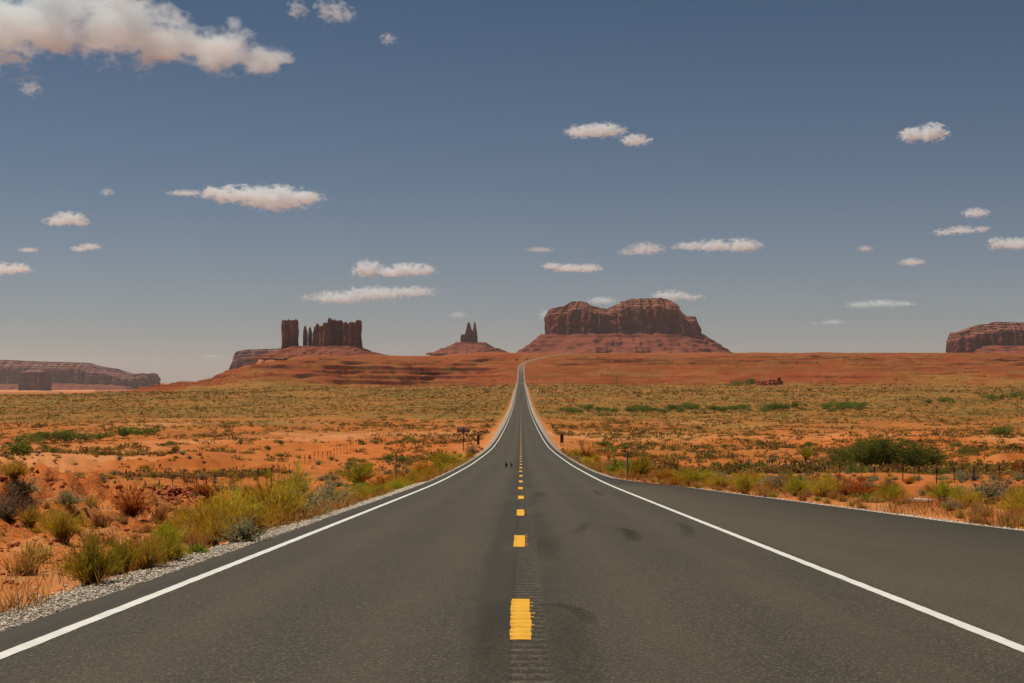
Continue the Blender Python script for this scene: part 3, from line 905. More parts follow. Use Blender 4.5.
# spires
Y = 8000.0
r = tag(empty('spire_butte', (px_x(469, Y), Y, px_z(354, Y))), 'red butte with two sharp spires on a wide stepped cone, between castle and mesa', 'butte')
talus_part(r, 455, 487, Y, 90, 150, 130, 150, 342.5, 353.5, M['talus'], 12, step=12, amp=.6)
talus_part(r, 440, 500, Y, 160, 85, 80, 200, 348.5, 358.0, M['talus'], 12.5, step=12, amp=.6)
mesa_part(r, 'shoulder_block', [(460.4, 337), (461.2, 334.8), (465, 334.6), (467, 337)], Y, 347, 42, M['rock'], 13, .3, **kw)
mesa_part(r, 'spire', [(464, 337), (466, 331), (467.6, 324), (468.6, 322), (469.6, 322.8), (471, 328), (473.6, 334)], Y, 347, 40, M['rock'], 14, .25, e=2.3, **kw)
mesa_part(r, 'spire', [(472, 335), (473.6, 327), (474.4, 321.8), (475.2, 322.2), (476.2, 328), (477.6, 337)], Y + 12, 347, 36, M['rock'], 15, .22, e=2.3, **kw)
# right edge
Y = 7000.0
r = tag(empty('mesa', (px_x(1010, Y), Y, px_z(353, Y))), 'layered red mesa cut off by the right edge of the view', 'mesa')
talus_part(r, 956, 1085, Y, 130, 45, 45, 220, 346, 356, M['talus'], 16)
mesa_part(r, 'cliff', [(949, 346), (950.5, 336), (954, 332.6), (966, 331.4), (966.6, 328.6), (977, 327.6), (977.8, 325.2), (992, 324.2), (993, 322.3), (1030, 323.5), (1085, 326), (1092, 335)], Y, 353, 120, M['rock'], 17, .9, n=520, cap=.3, rows=50, e=7.0, rag=3.0)
# far left
Y = 13000.0
r = tag(empty('mesa', (px_x(20, Y), Y, px_z(391, Y))), 'long hazy purple mesa along the horizon at the far left', 'mesa')
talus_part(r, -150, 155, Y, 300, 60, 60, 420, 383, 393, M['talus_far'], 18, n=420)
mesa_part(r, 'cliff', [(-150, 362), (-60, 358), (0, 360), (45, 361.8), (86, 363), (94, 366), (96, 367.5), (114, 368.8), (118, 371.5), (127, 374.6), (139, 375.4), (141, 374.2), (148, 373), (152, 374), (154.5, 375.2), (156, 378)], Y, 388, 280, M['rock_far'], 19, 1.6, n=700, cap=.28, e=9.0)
Y = 10500.0
r = tag(empty('butte', (px_x(34, Y), Y, px_z(393, Y))), 'small dark blocky butte standing in front of the long hazy mesa', 'butte')
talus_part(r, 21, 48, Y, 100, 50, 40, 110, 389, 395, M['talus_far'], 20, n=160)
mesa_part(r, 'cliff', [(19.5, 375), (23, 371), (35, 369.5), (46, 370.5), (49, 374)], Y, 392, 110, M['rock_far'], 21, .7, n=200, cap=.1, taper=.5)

# a low outcrop on the plain
x_, y_, z_ = px2w(769, 384.3)
r = tag(empty('rock_outcrop', (x_, y_, z_)), 'low dark red rock ledge with a boulder on its right end, on the far plain', 'outcrop')
sc = y_ / FPX
V, F = cliff_mesh('ledge', 0, 0, 14 * sc, 5 * sc, [(-14 * sc, 2.2 * sc), (-4 * sc, 3.2 * sc), (0, 4.6 * sc), (6 * sc, 3.6 * sc), (14 * sc, 2.8 * sc)], -1.5, M['rock'], 30, .1, n=90, rows=12, cap=0, e=2.6)
link('ledge', mesh_np('ledge', V, F, M['rubble']), r)
V, F = cliff_mesh('boulder', 9.5 * sc, -1.0 * sc, 2.0 * sc, 1.8 * sc, [(-2 * sc, 5.5 * sc), (0, 6.6 * sc), (2 * sc, 5.2 * sc)], -1, M['rock'], 31, .06, n=50, rows=10, cap=0, e=2.6)
link('boulder', mesh_np('boulder', V, F, M['rock']), r)




# ------------------------------------------------------------------ plants
def leaf_quads(P, D, L, W, a0, a1, tint, tipw=.25):
    """one tapered leaf per row: from P along D"""
    n = len(P)
    D = D / (np.linalg.norm(D, axis=1)[:, None] + 1e-9)
    R = rng.standard_normal((n, 3)); Sd = np.cross(D, R); Sd /= (np.linalg.norm(Sd, axis=1)[:, None] + 1e-9)
    L = np.broadcast_to(L, n)[:, None]; W = np.broadcast_to(W, n)[:, None]
    mid = P + D * L * .55
    tip = P + D * L; tip[:, 2] -= (L * .06)[:, 0]
    V = np.stack([P - Sd * W * .25, P + Sd * W * .25, mid + Sd * W * .5, mid - Sd * W * .5, tip + Sd * W * .5 * tipw, tip - Sd * W * .5 * tipw], 1).reshape(-1, 3)
    i = np.arange(n) * 6
    F = np.concatenate([np.stack([i, i + 1, i + 2, i + 3], 1), np.stack([i + 3, i + 2, i + 4, i + 5], 1)])
    a0 = np.broadcast_to(a0, n); a1 = np.broadcast_to(a1, n)
    al = np.stack([a0, a0, (a0 + a1) / 2, (a0 + a1) / 2, a1, a1], 1).ravel()
    return V, F, al, np.repeat(np.broadcast_to(tint, n), 6)

def merge(parts):
    V, F, A, T, o = [], [], [], [], 0
    for v, f, a, t in parts:
        V.append(v); F.append(f + o); A.append(a); T.append(t); o += len(v)
    return np.concatenate(V), np.concatenate(F), np.concatenate(A), np.concatenate(T)

def brush(mat, nst, nl, spread=1.0, width=.62, leafL=.14, leafW=.012, lo=.3, up=.5, stemW=.012, jit=.5, name='brush', gaps=True):
    """broom-like desert shrub, one metre tall: many thin stems from one root, leaves along their upper half"""
    az = rng.uniform(0, 2 * math.pi, nst)
    th = np.arccos(1 - rng.uniform(0, 1, nst) * (1 - math.cos(1.35 * spread)))
    rr = 1 + .22 * np.sin(az * 2 + rng.uniform(0, 6)) + .16 * np.sin(az * 5 + rng.uniform(0, 6))
    ln = (1 - .38 * rng.uniform(0, 1, nst) ** 1.7) * (1 if not gaps else (.92 + .16 * np.sin(az * 3 + th * 4)))
    E = np.stack([np.sin(th) * np.cos(az) * width * rr, np.sin(th) * np.sin(az) * width * rr, .12 + .88 * np.cos(th)], 1) * ln[:, None]
    E[:, 2] = np.maximum(E[:, 2], .06)
    B = np.stack([rng.normal(0, .09, nst), rng.normal(0, .09, nst), np.full(nst, -.05)], 1)
    tint_s = rng.uniform(0, 1, nst)
    parts = []
    K = B + (E - B) * .5; K[:, 2] += .04; K[:, :2] *= .8
    v1 = leaf_quads(B, K - B, np.linalg.norm(K - B, axis=1) * 1.05, stemW, 0, .2, tint_s * .6, 1.0)
    v2 = leaf_quads(K, E - K, np.linalg.norm(E - K, axis=1), stemW * .7, .2, .6, tint_s, .6)
    parts += [v1, v2]
    t = rng.uniform(lo, 1, (nst, nl)); k = np.minimum(t * 2, 1)[..., None]; k2 = np.maximum(t * 2 - 1, 0)[..., None]
    P = (B[:, None] + (K - B)[:, None] * k) * (t < .5)[..., None] + (K[:, None] + (E - K)[:, None] * k2) * (t >= .5)[..., None]
    D = (E - B)[:, None] / np.linalg.norm(E - B, axis=1)[:, None, None] + jit * rng.standard_normal((nst, nl, 3)); D[..., 2] += up
    P = P.reshape(-1, 3); D = D.reshape(-1, 3)
    tt = np.clip(np.repeat(tint_s, nl) * .6 + rng.uniform(0, .4, nst * nl), 0, 1)
    a = t.ravel()
    parts.append(leaf_quads(P, D, leafL * rng.uniform(.6, 1.3, len(P)), leafW * rng.uniform(.7, 1.3, len(P)), a * .8, np.minimum(a + .15, 1), tt))
    V, F, A, T = merge(parts)
    V[:, 2] = np.maximum(V[:, 2], -.06)
    return mesh_np(name, V, F, mat, dict(along=A, tint=T))

def tuft(mat, n, name='tuft', w=.02, spread=1.0):
    az = rng.uniform(0, 6.283, n); th = np.abs(rng.normal(0, .5, n)) * spread
    P = np.stack([rng.normal(0, .16, n), rng.normal(0, .16, n), np.full(n, -.04)], 1)
    D = np.stack([np.sin(th) * np.cos(az), np.sin(th) * np.sin(az), np.cos(th)], 1)
    V, F, A, T = leaf_quads(P, D, rng.uniform(.4, 1.0, n), w, 0, 1, rng.uniform(0, 1, n), .3)
    return mesh_np(name, V, F, mat, dict(along=A, tint=T))

def leafy(mat, n, lobes, leaf, name='leaves', core=.55):
    """leaf mass: lobes are (x, y, z, rx, ry, rz); leaves crowd towards the surface of every lobe with holes between clumps"""
    lb = np.array(lobes, float)
    vol = (lb[:, 3] * lb[:, 4] * lb[:, 5]) ** .67
    k = rng.choice(len(lb), n, p=vol / vol.sum())
    d = rng.standard_normal((n, 3)); d /= np.linalg.norm(d, axis=1)[:, None]
    r = core + (1 - core) * rng.uniform(0, 1, n) ** .6
    bumpy = 1 + .22 * np.sin(d[:, 0] * 9 + k) * np.sin(d[:, 1] * 8 + 2 * k) * np.sin(d[:, 2] * 9 + k * 3)
    P = lb[k, :3] + d * lb[k, 3:] * (r * bumpy)[:, None]
    P = P[P[:, 2] > 0.02]; m = len(P)
    D = rng.standard_normal((m, 3)); D[:, 2] += .6
    cl = .5 + .5 * np.sin(P[:, 0] * 2.1) * np.sin(P[:, 1] * 2.6 + 1) * np.sin(P[:, 2] * 3.1 + 2)
    V, F, A, T = leaf_quads(P, D, leaf * rng.uniform(.6, 1.5, m), leaf * .5 * rng.uniform(.6, 1.4, m), .5, 1.0, np.clip(cl * .6 + rng.uniform(0, .4, m), 0, 1), .3)
    return mesh_np(name, V, F, mat, dict(along=A, tint=T))

PROTO = {}
def proto(kind, meshes): PROTO[kind] = meshes
proto('rabbitbrush', [brush(M['rabbit'], 260, 15, 1.0, .66, .115, .010, .35, .6, .008) for _ in range(4)])
proto('olive_brush', [brush(M['olive'], 240, 14, 1.0, .70, .12, .009, .35, .5, .008) for _ in range(4)])
proto('green_weed', [brush(M['green'], 70, 14, 1.0, .75, .16, .03, .1, .4) for _ in range(3)])
proto('sagebrush', [brush(M['sage'], 120, 16, 1.05, .78, .10, .026, .25, .3, jit=.8) for _ in range(4)])
proto('rust_shrub', [brush(M['rust'], 160, 9, 1.02, .8, .13, .012, .15, .2, jit=.8) for _ in range(4)])
proto('grey_shrub', [brush(M['grey'], 150, 9, 1.05, .85, .13, .012, .2, .2, jit=.9) for _ in range(3)])
proto('grass_tuft', [tuft(M['straw'], 150, w=.028) for _ in range(4)])
_l = lambda n: [(rng.normal(0, .35), rng.normal(0, .3), rng.uniform(.3, .62), rng.uniform(.3, .5), rng.uniform(.3, .45), rng.uniform(.26, .38)) for _ in range(n)]
proto('dark_bush', [leafy(M['tam'], 1300, _l(5), .085) for _ in range(4)])
PLACED = []
def plant(kind, x, y, h, wf=1.0, label=None, cat='shrub', group=None, z=None, v=None):
    ms = PROTO[kind]
    o = link(kind, ms[int(rng.integers(len(ms))) if v is None else v])
    o.location = (x, y, float(ground(x, y)) if z is None else z)
    o.rotation_euler = (rng.normal(0, .05), rng.normal(0, .05), rng.uniform(0, 6.283))
    o.scale = (h * wf, h * wf, h)
    PLACED.append((x, y, h * wf * .55))
    return tag(o, label, cat, group)

# shrubs that can be told apart, by where they stand in the photograph: kind, base px, base py, height px, width px, label
HERO = [
 ('rabbitbrush', 92, 587, 52, 58, 'largest green feathery shrub, on the gravel edge of the left verge'),
 ('rabbitbrush', 124, 574, 36, 34, 'small green shrub tucked against the right side of the largest green shrub'),
 ('olive_brush', 146, 571, 38, 48, 'golden brown brush between the largest green shrub and a greener one'),
 ('rabbitbrush', 170, 564, 30, 40, 'low green shrub at the gravel, just right of the golden brown brush'),
 ('green_weed', 197, 556, 13, 26, 'bright green low weed at the edge of the left gravel'),
 ('olive_brush', 64, 541, 36, 40, 'straggly olive brush with dark woody base on top of the red bank'),
 ('olive_brush', 30, 527, 20, 26, 'thin dry olive brush on the left slope of the red bank'),
 ('grey_shrub', 8, 520, 32, 44, 'pale grey dead shrub at the left edge above the red bank'),
 ('sagebrush', 243, 545, 27, 44, 'grey-green sage bush right beside the left gravel below yellow brush'),
 ('olive_brush', 272, 524, 50, 70, 'tall yellow-olive brush, the biggest clump of the left verge'),
 ('olive_brush', 226, 532, 46, 62, 'wide olive brush left of the biggest yellow-olive clump'),
 ('olive_brush', 190, 535, 32, 50, 'ragged tan-olive brush behind the low bright green weed'),
 ('sagebrush', 303, 519, 30, 46, 'pale sage bush in front of the bleached stick on the left verge'),
 ('sagebrush', 330, 510, 24, 40, 'second pale sage bush further along the left gravel'),
 ('rabbitbrush', 295, 512, 42, 40, 'darker green shrub behind the pale sage bush'),
 ('rust_shrub', 132, 515, 30, 44, 'rust red round shrub left of the heap of broken rock'),
 ('rust_shrub', 205, 500, 22, 40, 'dark brown shrub right of the heap of broken rock'),
 ('rust_shrub', 166, 545, 28, 30, 'rusty dry shrub above the golden brown brush of the left verge'),
 ('sagebrush', 25, 497, 15, 30, 'dark rounded sage on the red flat near the left edge'),
 ('sagebrush', 68, 505, 14, 26, 'grey rounded sage just behind the left wire fence'),
 ('dark_bush', 22, 461, 16, 26, 'dark green round bush at the left edge beyond the fence'),
 ('olive_brush', 14, 478, 18, 34, 'olive bush in front of the dark round bush at the left edge'),
 ('rabbitbrush', 360, 484, 22, 40, 'olive green shrub left of the tall grey roadside post'),
 ('green_weed', 362, 491, 9, 30, 'low green weed patch under the shrub by the grey post'),
 ('rust_shrub', 385, 489, 14, 36, 'rusty grass clump at the foot of the left grey post'),
 ('rabbitbrush', 447, 470, 18, 36, 'olive green shrub by the left road edge before the sign'),
 ('rust_shrub', 425, 474, 14, 30, 'reddish brush left of the olive shrub near the sign'),
 ('grey_shrub', 472, 455, 12, 16, 'dark grey dead shrub beside the left brown marker board'),
 ('green_weed', 617, 475, 16, 24, 'bright green weed left of the right roadside post'),
 ('rabbitbrush', 641, 477, 22, 30, 'olive shrub right behind the right roadside post'),
 ('rust_shrub', 585, 458, 14, 34, 'deep rust red shrub by the right road edge'),
 ('rust_shrub', 662, 482, 13, 16, 'small dark brown shrub right of the olive shrub at the post'),
 ('rabbitbrush', 692, 486, 16, 44, 'spread olive green brush on the right verge past the post'),
 ('olive_brush', 720, 488, 13, 28, 'tan brush next to the spread green brush of the right verge'),
 ('rabbitbrush', 796, 496, 20, 34, 'green olive shrub by the turnout, left of the rust brown row'),
 ('grey_shrub', 780, 490, 14, 22, 'brown twiggy shrub at the turnout edge'),
 ('rust_shrub', 838, 496, 18, 40, 'rust brown brush below the large dark green bush'),
 ('rust_shrub', 862, 497, 18, 44, 'second rust brown brush below the large dark green bush'),
 ('rabbitbrush', 888, 499, 17, 26, 'pale yellow-green shrub behind the bleached log'),
 ('green_weed', 868, 502, 10, 24, 'yellow-green weed left of the bleached log'),
 ('rabbitbrush', 941, 502, 22, 28, 'olive green shrub right of the bleached log'),
 ('rabbitbrush', 954, 504, 18, 18, 'slim green shrub above the dark stump'),
 ('sagebrush', 981, 504, 27, 42, 'dark grey-green round sage near the right edge'),
 ('grey_shrub', 1000, 498, 22, 26, 'grey twiggy shrub behind the dark round sage'),
 ('olive_brush', 1018, 512, 28, 34, 'olive brush cut off by the right edge of the view'),
 ('dark_bush', 1000, 437, 10, 22, 'dark shrub on the red flat near the right edge'),
 ('dark_bush', 960, 455, 8, 20, 'low dark shrub right of the large dark green bush'),
 ('rabbitbrush', 805, 459, 12, 14, 'small upright green shrub left of the large dark green bush'),
 ('rust_shrub', 1014, 470, 10, 12, 'round rust shrub on the sand behind the right wire fence'),
 ('dark_bush', 739, 386, 5, 12, 'left of two green trees beside the far rock ledge'),
 ('dark_bush', 750, 386, 7, 10, 'taller right one of two green trees beside the far rock ledge'),
]
for kind, px, py, hp, wp, lab in HERO:
    x, y, z = px2w(px, py)
    h = hp * y / FPX * 1.18
    plant(kind, x, y, h, (wp / hp) / 1.25, lab)

# the large dark bush behind the right fence: stems and leaf mass
x, y, z = px2w(886, 469.5)
r = tag(empty('tamarisk_bush', (x, y, z)), 'large dense dark green bush standing behind the right wire fence', 'bush')
k = y / FPX
lob = []
for i in range(54):
    u = (i + rng.uniform(0, 1)) / 27 - 1
    hmax = 39 * k * (1 - .45 * abs(u) ** 2.2) * rng.uniform(.68, .98)
    zc = rng.uniform(.22, .74) * hmax
    lob.append((u * 52 * k, rng.normal(0, 9 * k), zc, rng.uniform(9, 12) * k, rng.uniform(9, 12) * k, max(.3 * hmax, min(zc, hmax - zc)) * rng.uniform(.85, 1.1)))
link('foliage', leafy(M['tam'], 30000, lob, .17, 'foliage', .45), r)
mb = MB()
for i in range(26):
    u = rng.uniform(-1, 1) * 46 * k
    mb.tube([(u, rng.normal(0, .5), -.2), (u * 1.05 + rng.normal(0, .3), rng.normal(0, .8), .9), (u * 1.12 + rng.normal(0, .6), rng.normal(0, 1.2), 2.3)], [.06, .04, .015], 5)
mb.build('stems', M['twig'], r)
PLACED.append((x, y, 7))
PLACED.append((*px2w(914, 502.5)[:2], 2.6))

# thickets of dark bushes on the middle ground
for px, py, h, w in [(26, 444, 9, 30), (38, 443, 12, 26), (52, 443, 13, 30), (66, 442, 13, 30), (80, 441, 9, 26), (104, 440, 8, 22), (120, 438, 12, 22), (136, 437, 11, 26), (150, 435, 8, 20)]:
    x, y, z = px2w(px, py)
    plant('dark_bush', x, y, h * y / FPX, w / h / 1.5, 'dark green bush in the low thicket on the red flat at the far left', 'bush', 'dark bushes of the left thicket')
for i in range(78):
    px = 560 + 305 * (i + rng.uniform(0, .9)) / 78
    if rng.uniform() < (.55 if px < 640 else .12 + .5 * (math.sin(px * .11) > .55)): continue
    py = 412.5 - 4 * (px - 560) / 305 + rng.normal(0, 1.3)
    x, y, z = px2w(px, py)
    hp = rng.uniform(2.5, 7)
    plant('dark_bush', x, y, hp * y / FPX, rng.uniform(1.2, 2.2), 'green bush in the long green line across the plain, right of the road', 'bush', 'bushes of the green line on the right')
for px, py, h in [(944, 403, 7), (990, 401, 8), (1003, 400, 7), (1016, 399, 8), (928, 404, 5)]:
    x, y, z = px2w(px, py)
    plant('dark_bush', x, y, h * y / FPX, 1.3, 'dark bush on the olive plain under the layered mesa, far right', 'bush', 'dark bushes at the far right')
for px, py in ((519.9, 361.3), (523.2, 361.0)):
    x, y, z = px2w(px, py)
    plant('dark_bush', x - 6 if px < 521 else x + 6, y + 40, 3.6, 1.2, 'dark shrub at the top of the rise where the road bends', 'shrub', 'dark shrubs at the bend')

def inview(x, y, m=0.0): return abs(x) < .372 * y + m
def free(x, y, r, gap=.75):
    for a, b, c in PLACED:
        if abs(x - a) < (r + c) * gap and abs(y - b) < (r + c) * gap: return False
    return True

def scatter(kind, n, sample, hrange, wr, label, cat, group, gap=.6):
    if 'verge' in group: gap = min(gap, .26)
    c = t = 0
    while c < n and t < n * 40:
        t += 1
        x, y = sample()
        if not inview(x + (9 / FPX * y if x > 0 else -0), y): continue
        if -22 < x < -6.4 and y < 47 and kind != 'grass_tuft': continue
        if 891 < CX + FPX * x / y < 936 and y < 46: continue
        d = abs(x) - (EDGE_L if x < 0 else float(edge_r(y)))
        h = rng.uniform(*hrange)
        wf = rng.uniform(*wr)
        if d < .55 + h * wf * .5: continue
        if not free(x, y, h * wf * .5, gap): continue
        plant(kind, x, y, h, wf, label, cat, group)
        c += 1
def verge(side, y0, y1, d0, d1, p=1.0):
    def f():
        y = y0 + (y1 - y0) * rng.uniform() ** p
        d = d0 + (d1 - d0) * rng.uniform() ** 1.3
        return (-(EDGE_L + d) if side < 0 else float(edge_r(y)) + d), y
    return f
def flat(side, y0, y1, d0, p=.75):
    def f():
        for _ in range(50):
            y = y0 + (y1 - y0) * rng.uniform() ** p
            x = side * rng.uniform(d0, .375 * y)
            if side * x > d0 and fbm(np.float64(x / 19), np.float64(y / 24), 2) > rng.uniform(-.55, .35) and not (side < 0 and y < 48 and -19 < x < -6): break
        return x, y
    return f

VG = [(-1, 'left'), (1, 'right')]
for sd, nm in VG:
    a = 25 if sd < 0 else 36
    scatter('olive_brush', 96 if sd < 0 else 28, verge(sd, a, 150, .9, 8, 1.4), (.35, .95), (.9, 1.5), f'olive yellow brush among the crowded brush of the {nm} road verge', 'shrub', f'olive brush on the {nm} verge')
    scatter('rabbitbrush', 34 if sd < 0 else 16, verge(sd, a, 190, 1.0, 8, 1.3), (.35, .9), (.9, 1.4), f'green feathery shrub among the crowded brush of the {nm} road verge', 'shrub', f'green shrubs on the {nm} verge')
    scatter('rust_shrub', 48, verge(sd, a, 220, .9, 10, 1.2), (.25, .7), (1, 1.6), f'rust brown dry shrub among the crowded brush of the {nm} road verge', 'shrub', f'rust shrubs on the {nm} verge')
    scatter('sagebrush', 26, verge(sd, a, 160, 1.0, 11, 1.2), (.25, .6), (1, 1.5), f'grey-green sage among the crowded brush of the {nm} road verge', 'shrub', f'sage on the {nm} verge')
    scatter('green_weed', 16, verge(sd, a, 120, .6, 4, 1.4), (.12, .3), (1.2, 2.0), f'low bright green weed close to the {nm} edge of the asphalt', 'weed', f'green weeds on the {nm} verge')
    scatter('grass_tuft', 120, verge(sd, a - 6, 130, .5, 6, 1.6), (.15, .45), (.9, 1.6), f'straw coloured grass tuft on the {nm} road verge', 'grass tuft', f'straw tufts on the {nm} verge', .25)
    scatter('sagebrush', 100, flat(sd, 55, 200, 11), (.3, .8), (1, 1.6), f'grey-green sage scattered over the red flat {nm} of the road', 'shrub', f'sage on the {nm} flat')
    scatter('rust_shrub', 90, flat(sd, 55, 210, 11), (.25, .7), (1, 1.7), f'rust brown shrub scattered over the red flat {nm} of the road', 'shrub', f'rust shrubs on the {nm} flat')
    scatter('grey_shrub', 60, flat(sd, 55, 210, 11), (.25, .65), (1, 1.7), f'grey twiggy shrub scattered over the red flat {nm} of the road', 'shrub', f'grey shrubs on the {nm} flat')
    scatter('olive_brush', 70, flat(sd, 60, 230, 11), (.3, .8), (1, 1.5), f'olive brush scattered over the red flat {nm} of the road', 'shrub', f'olive brush on the {nm} flat')
    scatter('dark_bush', 50, flat(sd, 110, 300, 14), (.4, 1.1), (1, 1.5), f'small dark bush scattered over the red flat {nm} of the road', 'shrub', f'dark bushes on the {nm} flat')
scatter('grass_tuft', 9, lambda: (rng.normal(-9.5, 1.6), rng.uniform(15, 30)), (.12, .3), (.9, 1.6), 'straw coloured grass tuft on the foot of the red earth bank', 'grass tuft', 'straw tufts at the red bank', .25)

# dry grass of the verges
def verge_grass():
    parts = []
    for side, N, ya in ((-1, 46000, 11), (1, 34000, 26)):
        y = ya + 150 * rng.uniform(0, 1, N) ** 1.8
        d = .45 + 8.5 * rng.uniform(0, 1, N) ** 1.5
        x = np.where(side < 0, -(EDGE_L + d), edge_r(y) + d)
        keep = fbm(x / 1.6, y / 2.6, 3) + .5 * fbm(x / 6 + 3, y / 9, 2) > rng.uniform(-.25, .75, N)
        keep &= ~((side < 0) & (x < -7.2) & (y < 46) & (rng.uniform(0, 1, N) < .93))
        x, y = x[keep], y[keep]; m = len(x)
        x = x + rng.normal(0, .05, m)
        P = np.stack([x, y, ground(x, y) - .02], 1)
        D = rng.normal(0, .38, (m, 3)); D[:, 2] = 1
        parts.append(leaf_quads(P, D, rng.uniform(.08, .42, m) * (1 + .3 * (y > 25)), .005 + .00022 * y, 0, 1, rng.uniform(0, 1, m), .3))
    V, F, A, T = merge(parts)
    tag(link('dry_grass', mesh_np('dry_grass', V, F, M['straw'], dict(along=A, tint=T))), 'thin dry golden grass between the shrubs of both road verges', 'grass', kind='stuff')
verge_grass()

# the uncountable scrub of the plain
def scrub():
    N = 90000
    y = 140 * (2900 / 140) ** (rng.uniform(0, 1, N) ** 1.0)
    x = rng.uniform(-1, 1, N) * (.44 * y + 25)
    d = np.abs(x) - 5
    dens = fbm(x / 26, y / 34, 3) * .8 + .45 * fbm(x / 110 + 4, y / 150, 2)
    base = np.interp(y, [140, 220, 330, 480, 700, 1200, 1700, 1900, 2900], [.16, .24, .32, .52, .78, .85, .8, .55, .5])
    keep = (d > np.where(y > 250, 2.5, 7)) & (rng.uniform(0, 1, N) < np.clip(base + dens * 1.15, .02, 1))
    keep &= ~((np.abs(y - 345) < 7) & (np.abs(x) < 70))
    x, y = x[keep], y[keep]
    n = len(x)
    z = ground(x, y)
    h = rng.uniform(.22, .75, n) * (1 + .9 * sstep(400, 1500, y)) * (1 + .8 * (rng.uniform(0, 1, n) > .93))
    w = h * rng.uniform(.8, 1.7, n)
    parts = []
    tn = rng.uniform(0, 1, n)
    for lo, hi, q, lf in ((0, 260, 46, .34), (260, 480, 26, .42), (480, 900, 13, .55), (900, 4000, 8, .75)):
        k = (y >= lo) & (y < hi); m = k.sum()
        dirs = rng.standard_normal((m, q, 3)); dirs[..., 2] = np.abs(dirs[..., 2]) * .9
        dirs /= np.linalg.norm(dirs, axis=2)[..., None]
        lump = 1 + .3 * np.sin(dirs[..., 0] * 5 + tn[k][:, None] * 20) * np.sin(dirs[..., 1] * 5 + tn[k][:, None] * 33)
        P = dirs * (np.stack([w[k], w[k], h[k]], 1)[:, None] * rng.uniform(.3, .85, (m, q, 1)) * lump[..., None]) + np.stack([x[k], y[k], z[k]], 1)[:, None]
        D = dirs + .9 * rng.standard_normal((m, q, 3))
        t = np.clip(np.repeat(tn[k][:, None], q, 1) + rng.normal(0, .07, (m, q)), 0, 1)
        hh = np.repeat(h[k][:, None], q, 1).ravel()
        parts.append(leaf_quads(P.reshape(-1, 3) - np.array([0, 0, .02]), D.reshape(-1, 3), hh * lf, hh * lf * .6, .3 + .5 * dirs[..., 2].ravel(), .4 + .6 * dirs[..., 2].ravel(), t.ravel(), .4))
    V, F, A, T = merge(parts)
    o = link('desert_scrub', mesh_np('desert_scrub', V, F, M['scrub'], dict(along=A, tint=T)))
    tag(o, 'countless low olive and brown scrub clumps dotting the red plain', 'scrub', kind='stuff')
scrub()

# ------------------------------------------------------------------ fences, posts, signs
def fence(side, X, y0, label):
    r = tag(empty('wire_fence', (side * X, y0, float(ground(side * X, y0)))), label, 'fence')
    o = np.array(r.location)
    def post_mb(y, mb=None):
        mb = mb or MB()
        x = side * X + rng.normal(0, .05); z = float(ground(x, y))
        lx, ly = rng.normal(0, .03), rng.normal(0, .03)
        h = 1.22 + rng.normal(0, .05)
        p0 = np.array([x, y, z - .3]) - o; p1 = np.array([x + lx, y + ly, z + h]) - o
        rr = .03 if rng.uniform() > .12 else .05
        mb.tube([p0, p1], [rr, rr * .9], 5)
        mb.box((p0 + p1) / 2 + np.array([0, -.02, .45]), (rr * 3.4, .015, .3), 0)
        return mb, p1
    tops = []
    y = y0; k = 0
    far = MB()
    while y < 1500:
        if k < 95:
            mb, p = post_mb(y); mb.build('post', M['steel'], r)
        else:
            _, p = post_mb(y, far)
        tops.append(p); y += 4.4; k += 1
    b = far.build('post_run', M['steel'], r); b['kind'] = 'stuff'
    for f in (.08, .34, .62, .9):
        MB().tube([p - np.array([0, 0, f]) for p in tops[:150]], .006, 3, False).build('wire', M['steel'], r)
fence(-1, 30.0, 78.6, 'long wire fence of thin rusty posts on the flat left of the road')
fence(1, 29.5, 75.1, 'long wire fence of thin rusty posts on the flat right of the road')

def edge_post(px, py, hp, label):
    x, y, z = px2w(px, py)
    h = hp * y / FPX
    r = tag(empty('roadside_post', (x, y, z)), label, 'post')
    MB().tube([(0, 0, -.3), (0.01, 0, h * .55), (.02, 0, h)], [.055, .053, .05], 8).build('post', M['greysteel'], r)
    MB().box((.02, -.058, h - .16), (.085, .014, .2), .004).build('reflector', M['tar'], r)
edge_post(396, 487.5, 35, 'thin grey post at the gravel left of the road')
edge_post(627, 479.5, 29, 'thin grey post where the turnout leaves the road on the right')

x, y, z = px2w(463.5, 450)
k = y / FPX
r = tag(empty('road_sign', (x, y, z)), 'wide grey-brown road sign panel on one dark post, left of the road', 'sign')
MB().box((0, 0, 9 * k), (.13, .13, 24 * k + .6), .01).build('post', M['steel'], r)
MB().box((0, .1, 19.2 * k), (13 * k, .05, 3.6 * k), .01).build('panel', M['signback'], r)
MB().box((0, .1, 22.3 * k), (12.4 * k, .05, 2.1 * k), .01).build('upper_panel', M['pale'], r)

def marker(px, py, wp, hp, label):
    x, y, z = px2w(px, py)
    k = y / FPX
    r = tag(empty('marker_board', (x, y, z)), label, 'marker')
    MB().box((0, 0, hp * k * .64), (wp * k, .07, hp * k * .72), .015).build('board', M['wood'], r)
    for s in (-1, 1):
        MB().box((s * wp * k * .32, .08, hp * k * .48 - .1), (.09, .09, hp * k * .96 + .2), .01).build('leg', M['wood'], r)
marker(478.3, 448, 2.6, 13, 'dark brown marker board on legs by the left road edge')
marker(561.8, 446, 3.4, 12, 'dark brown marker board on legs by the right road edge')

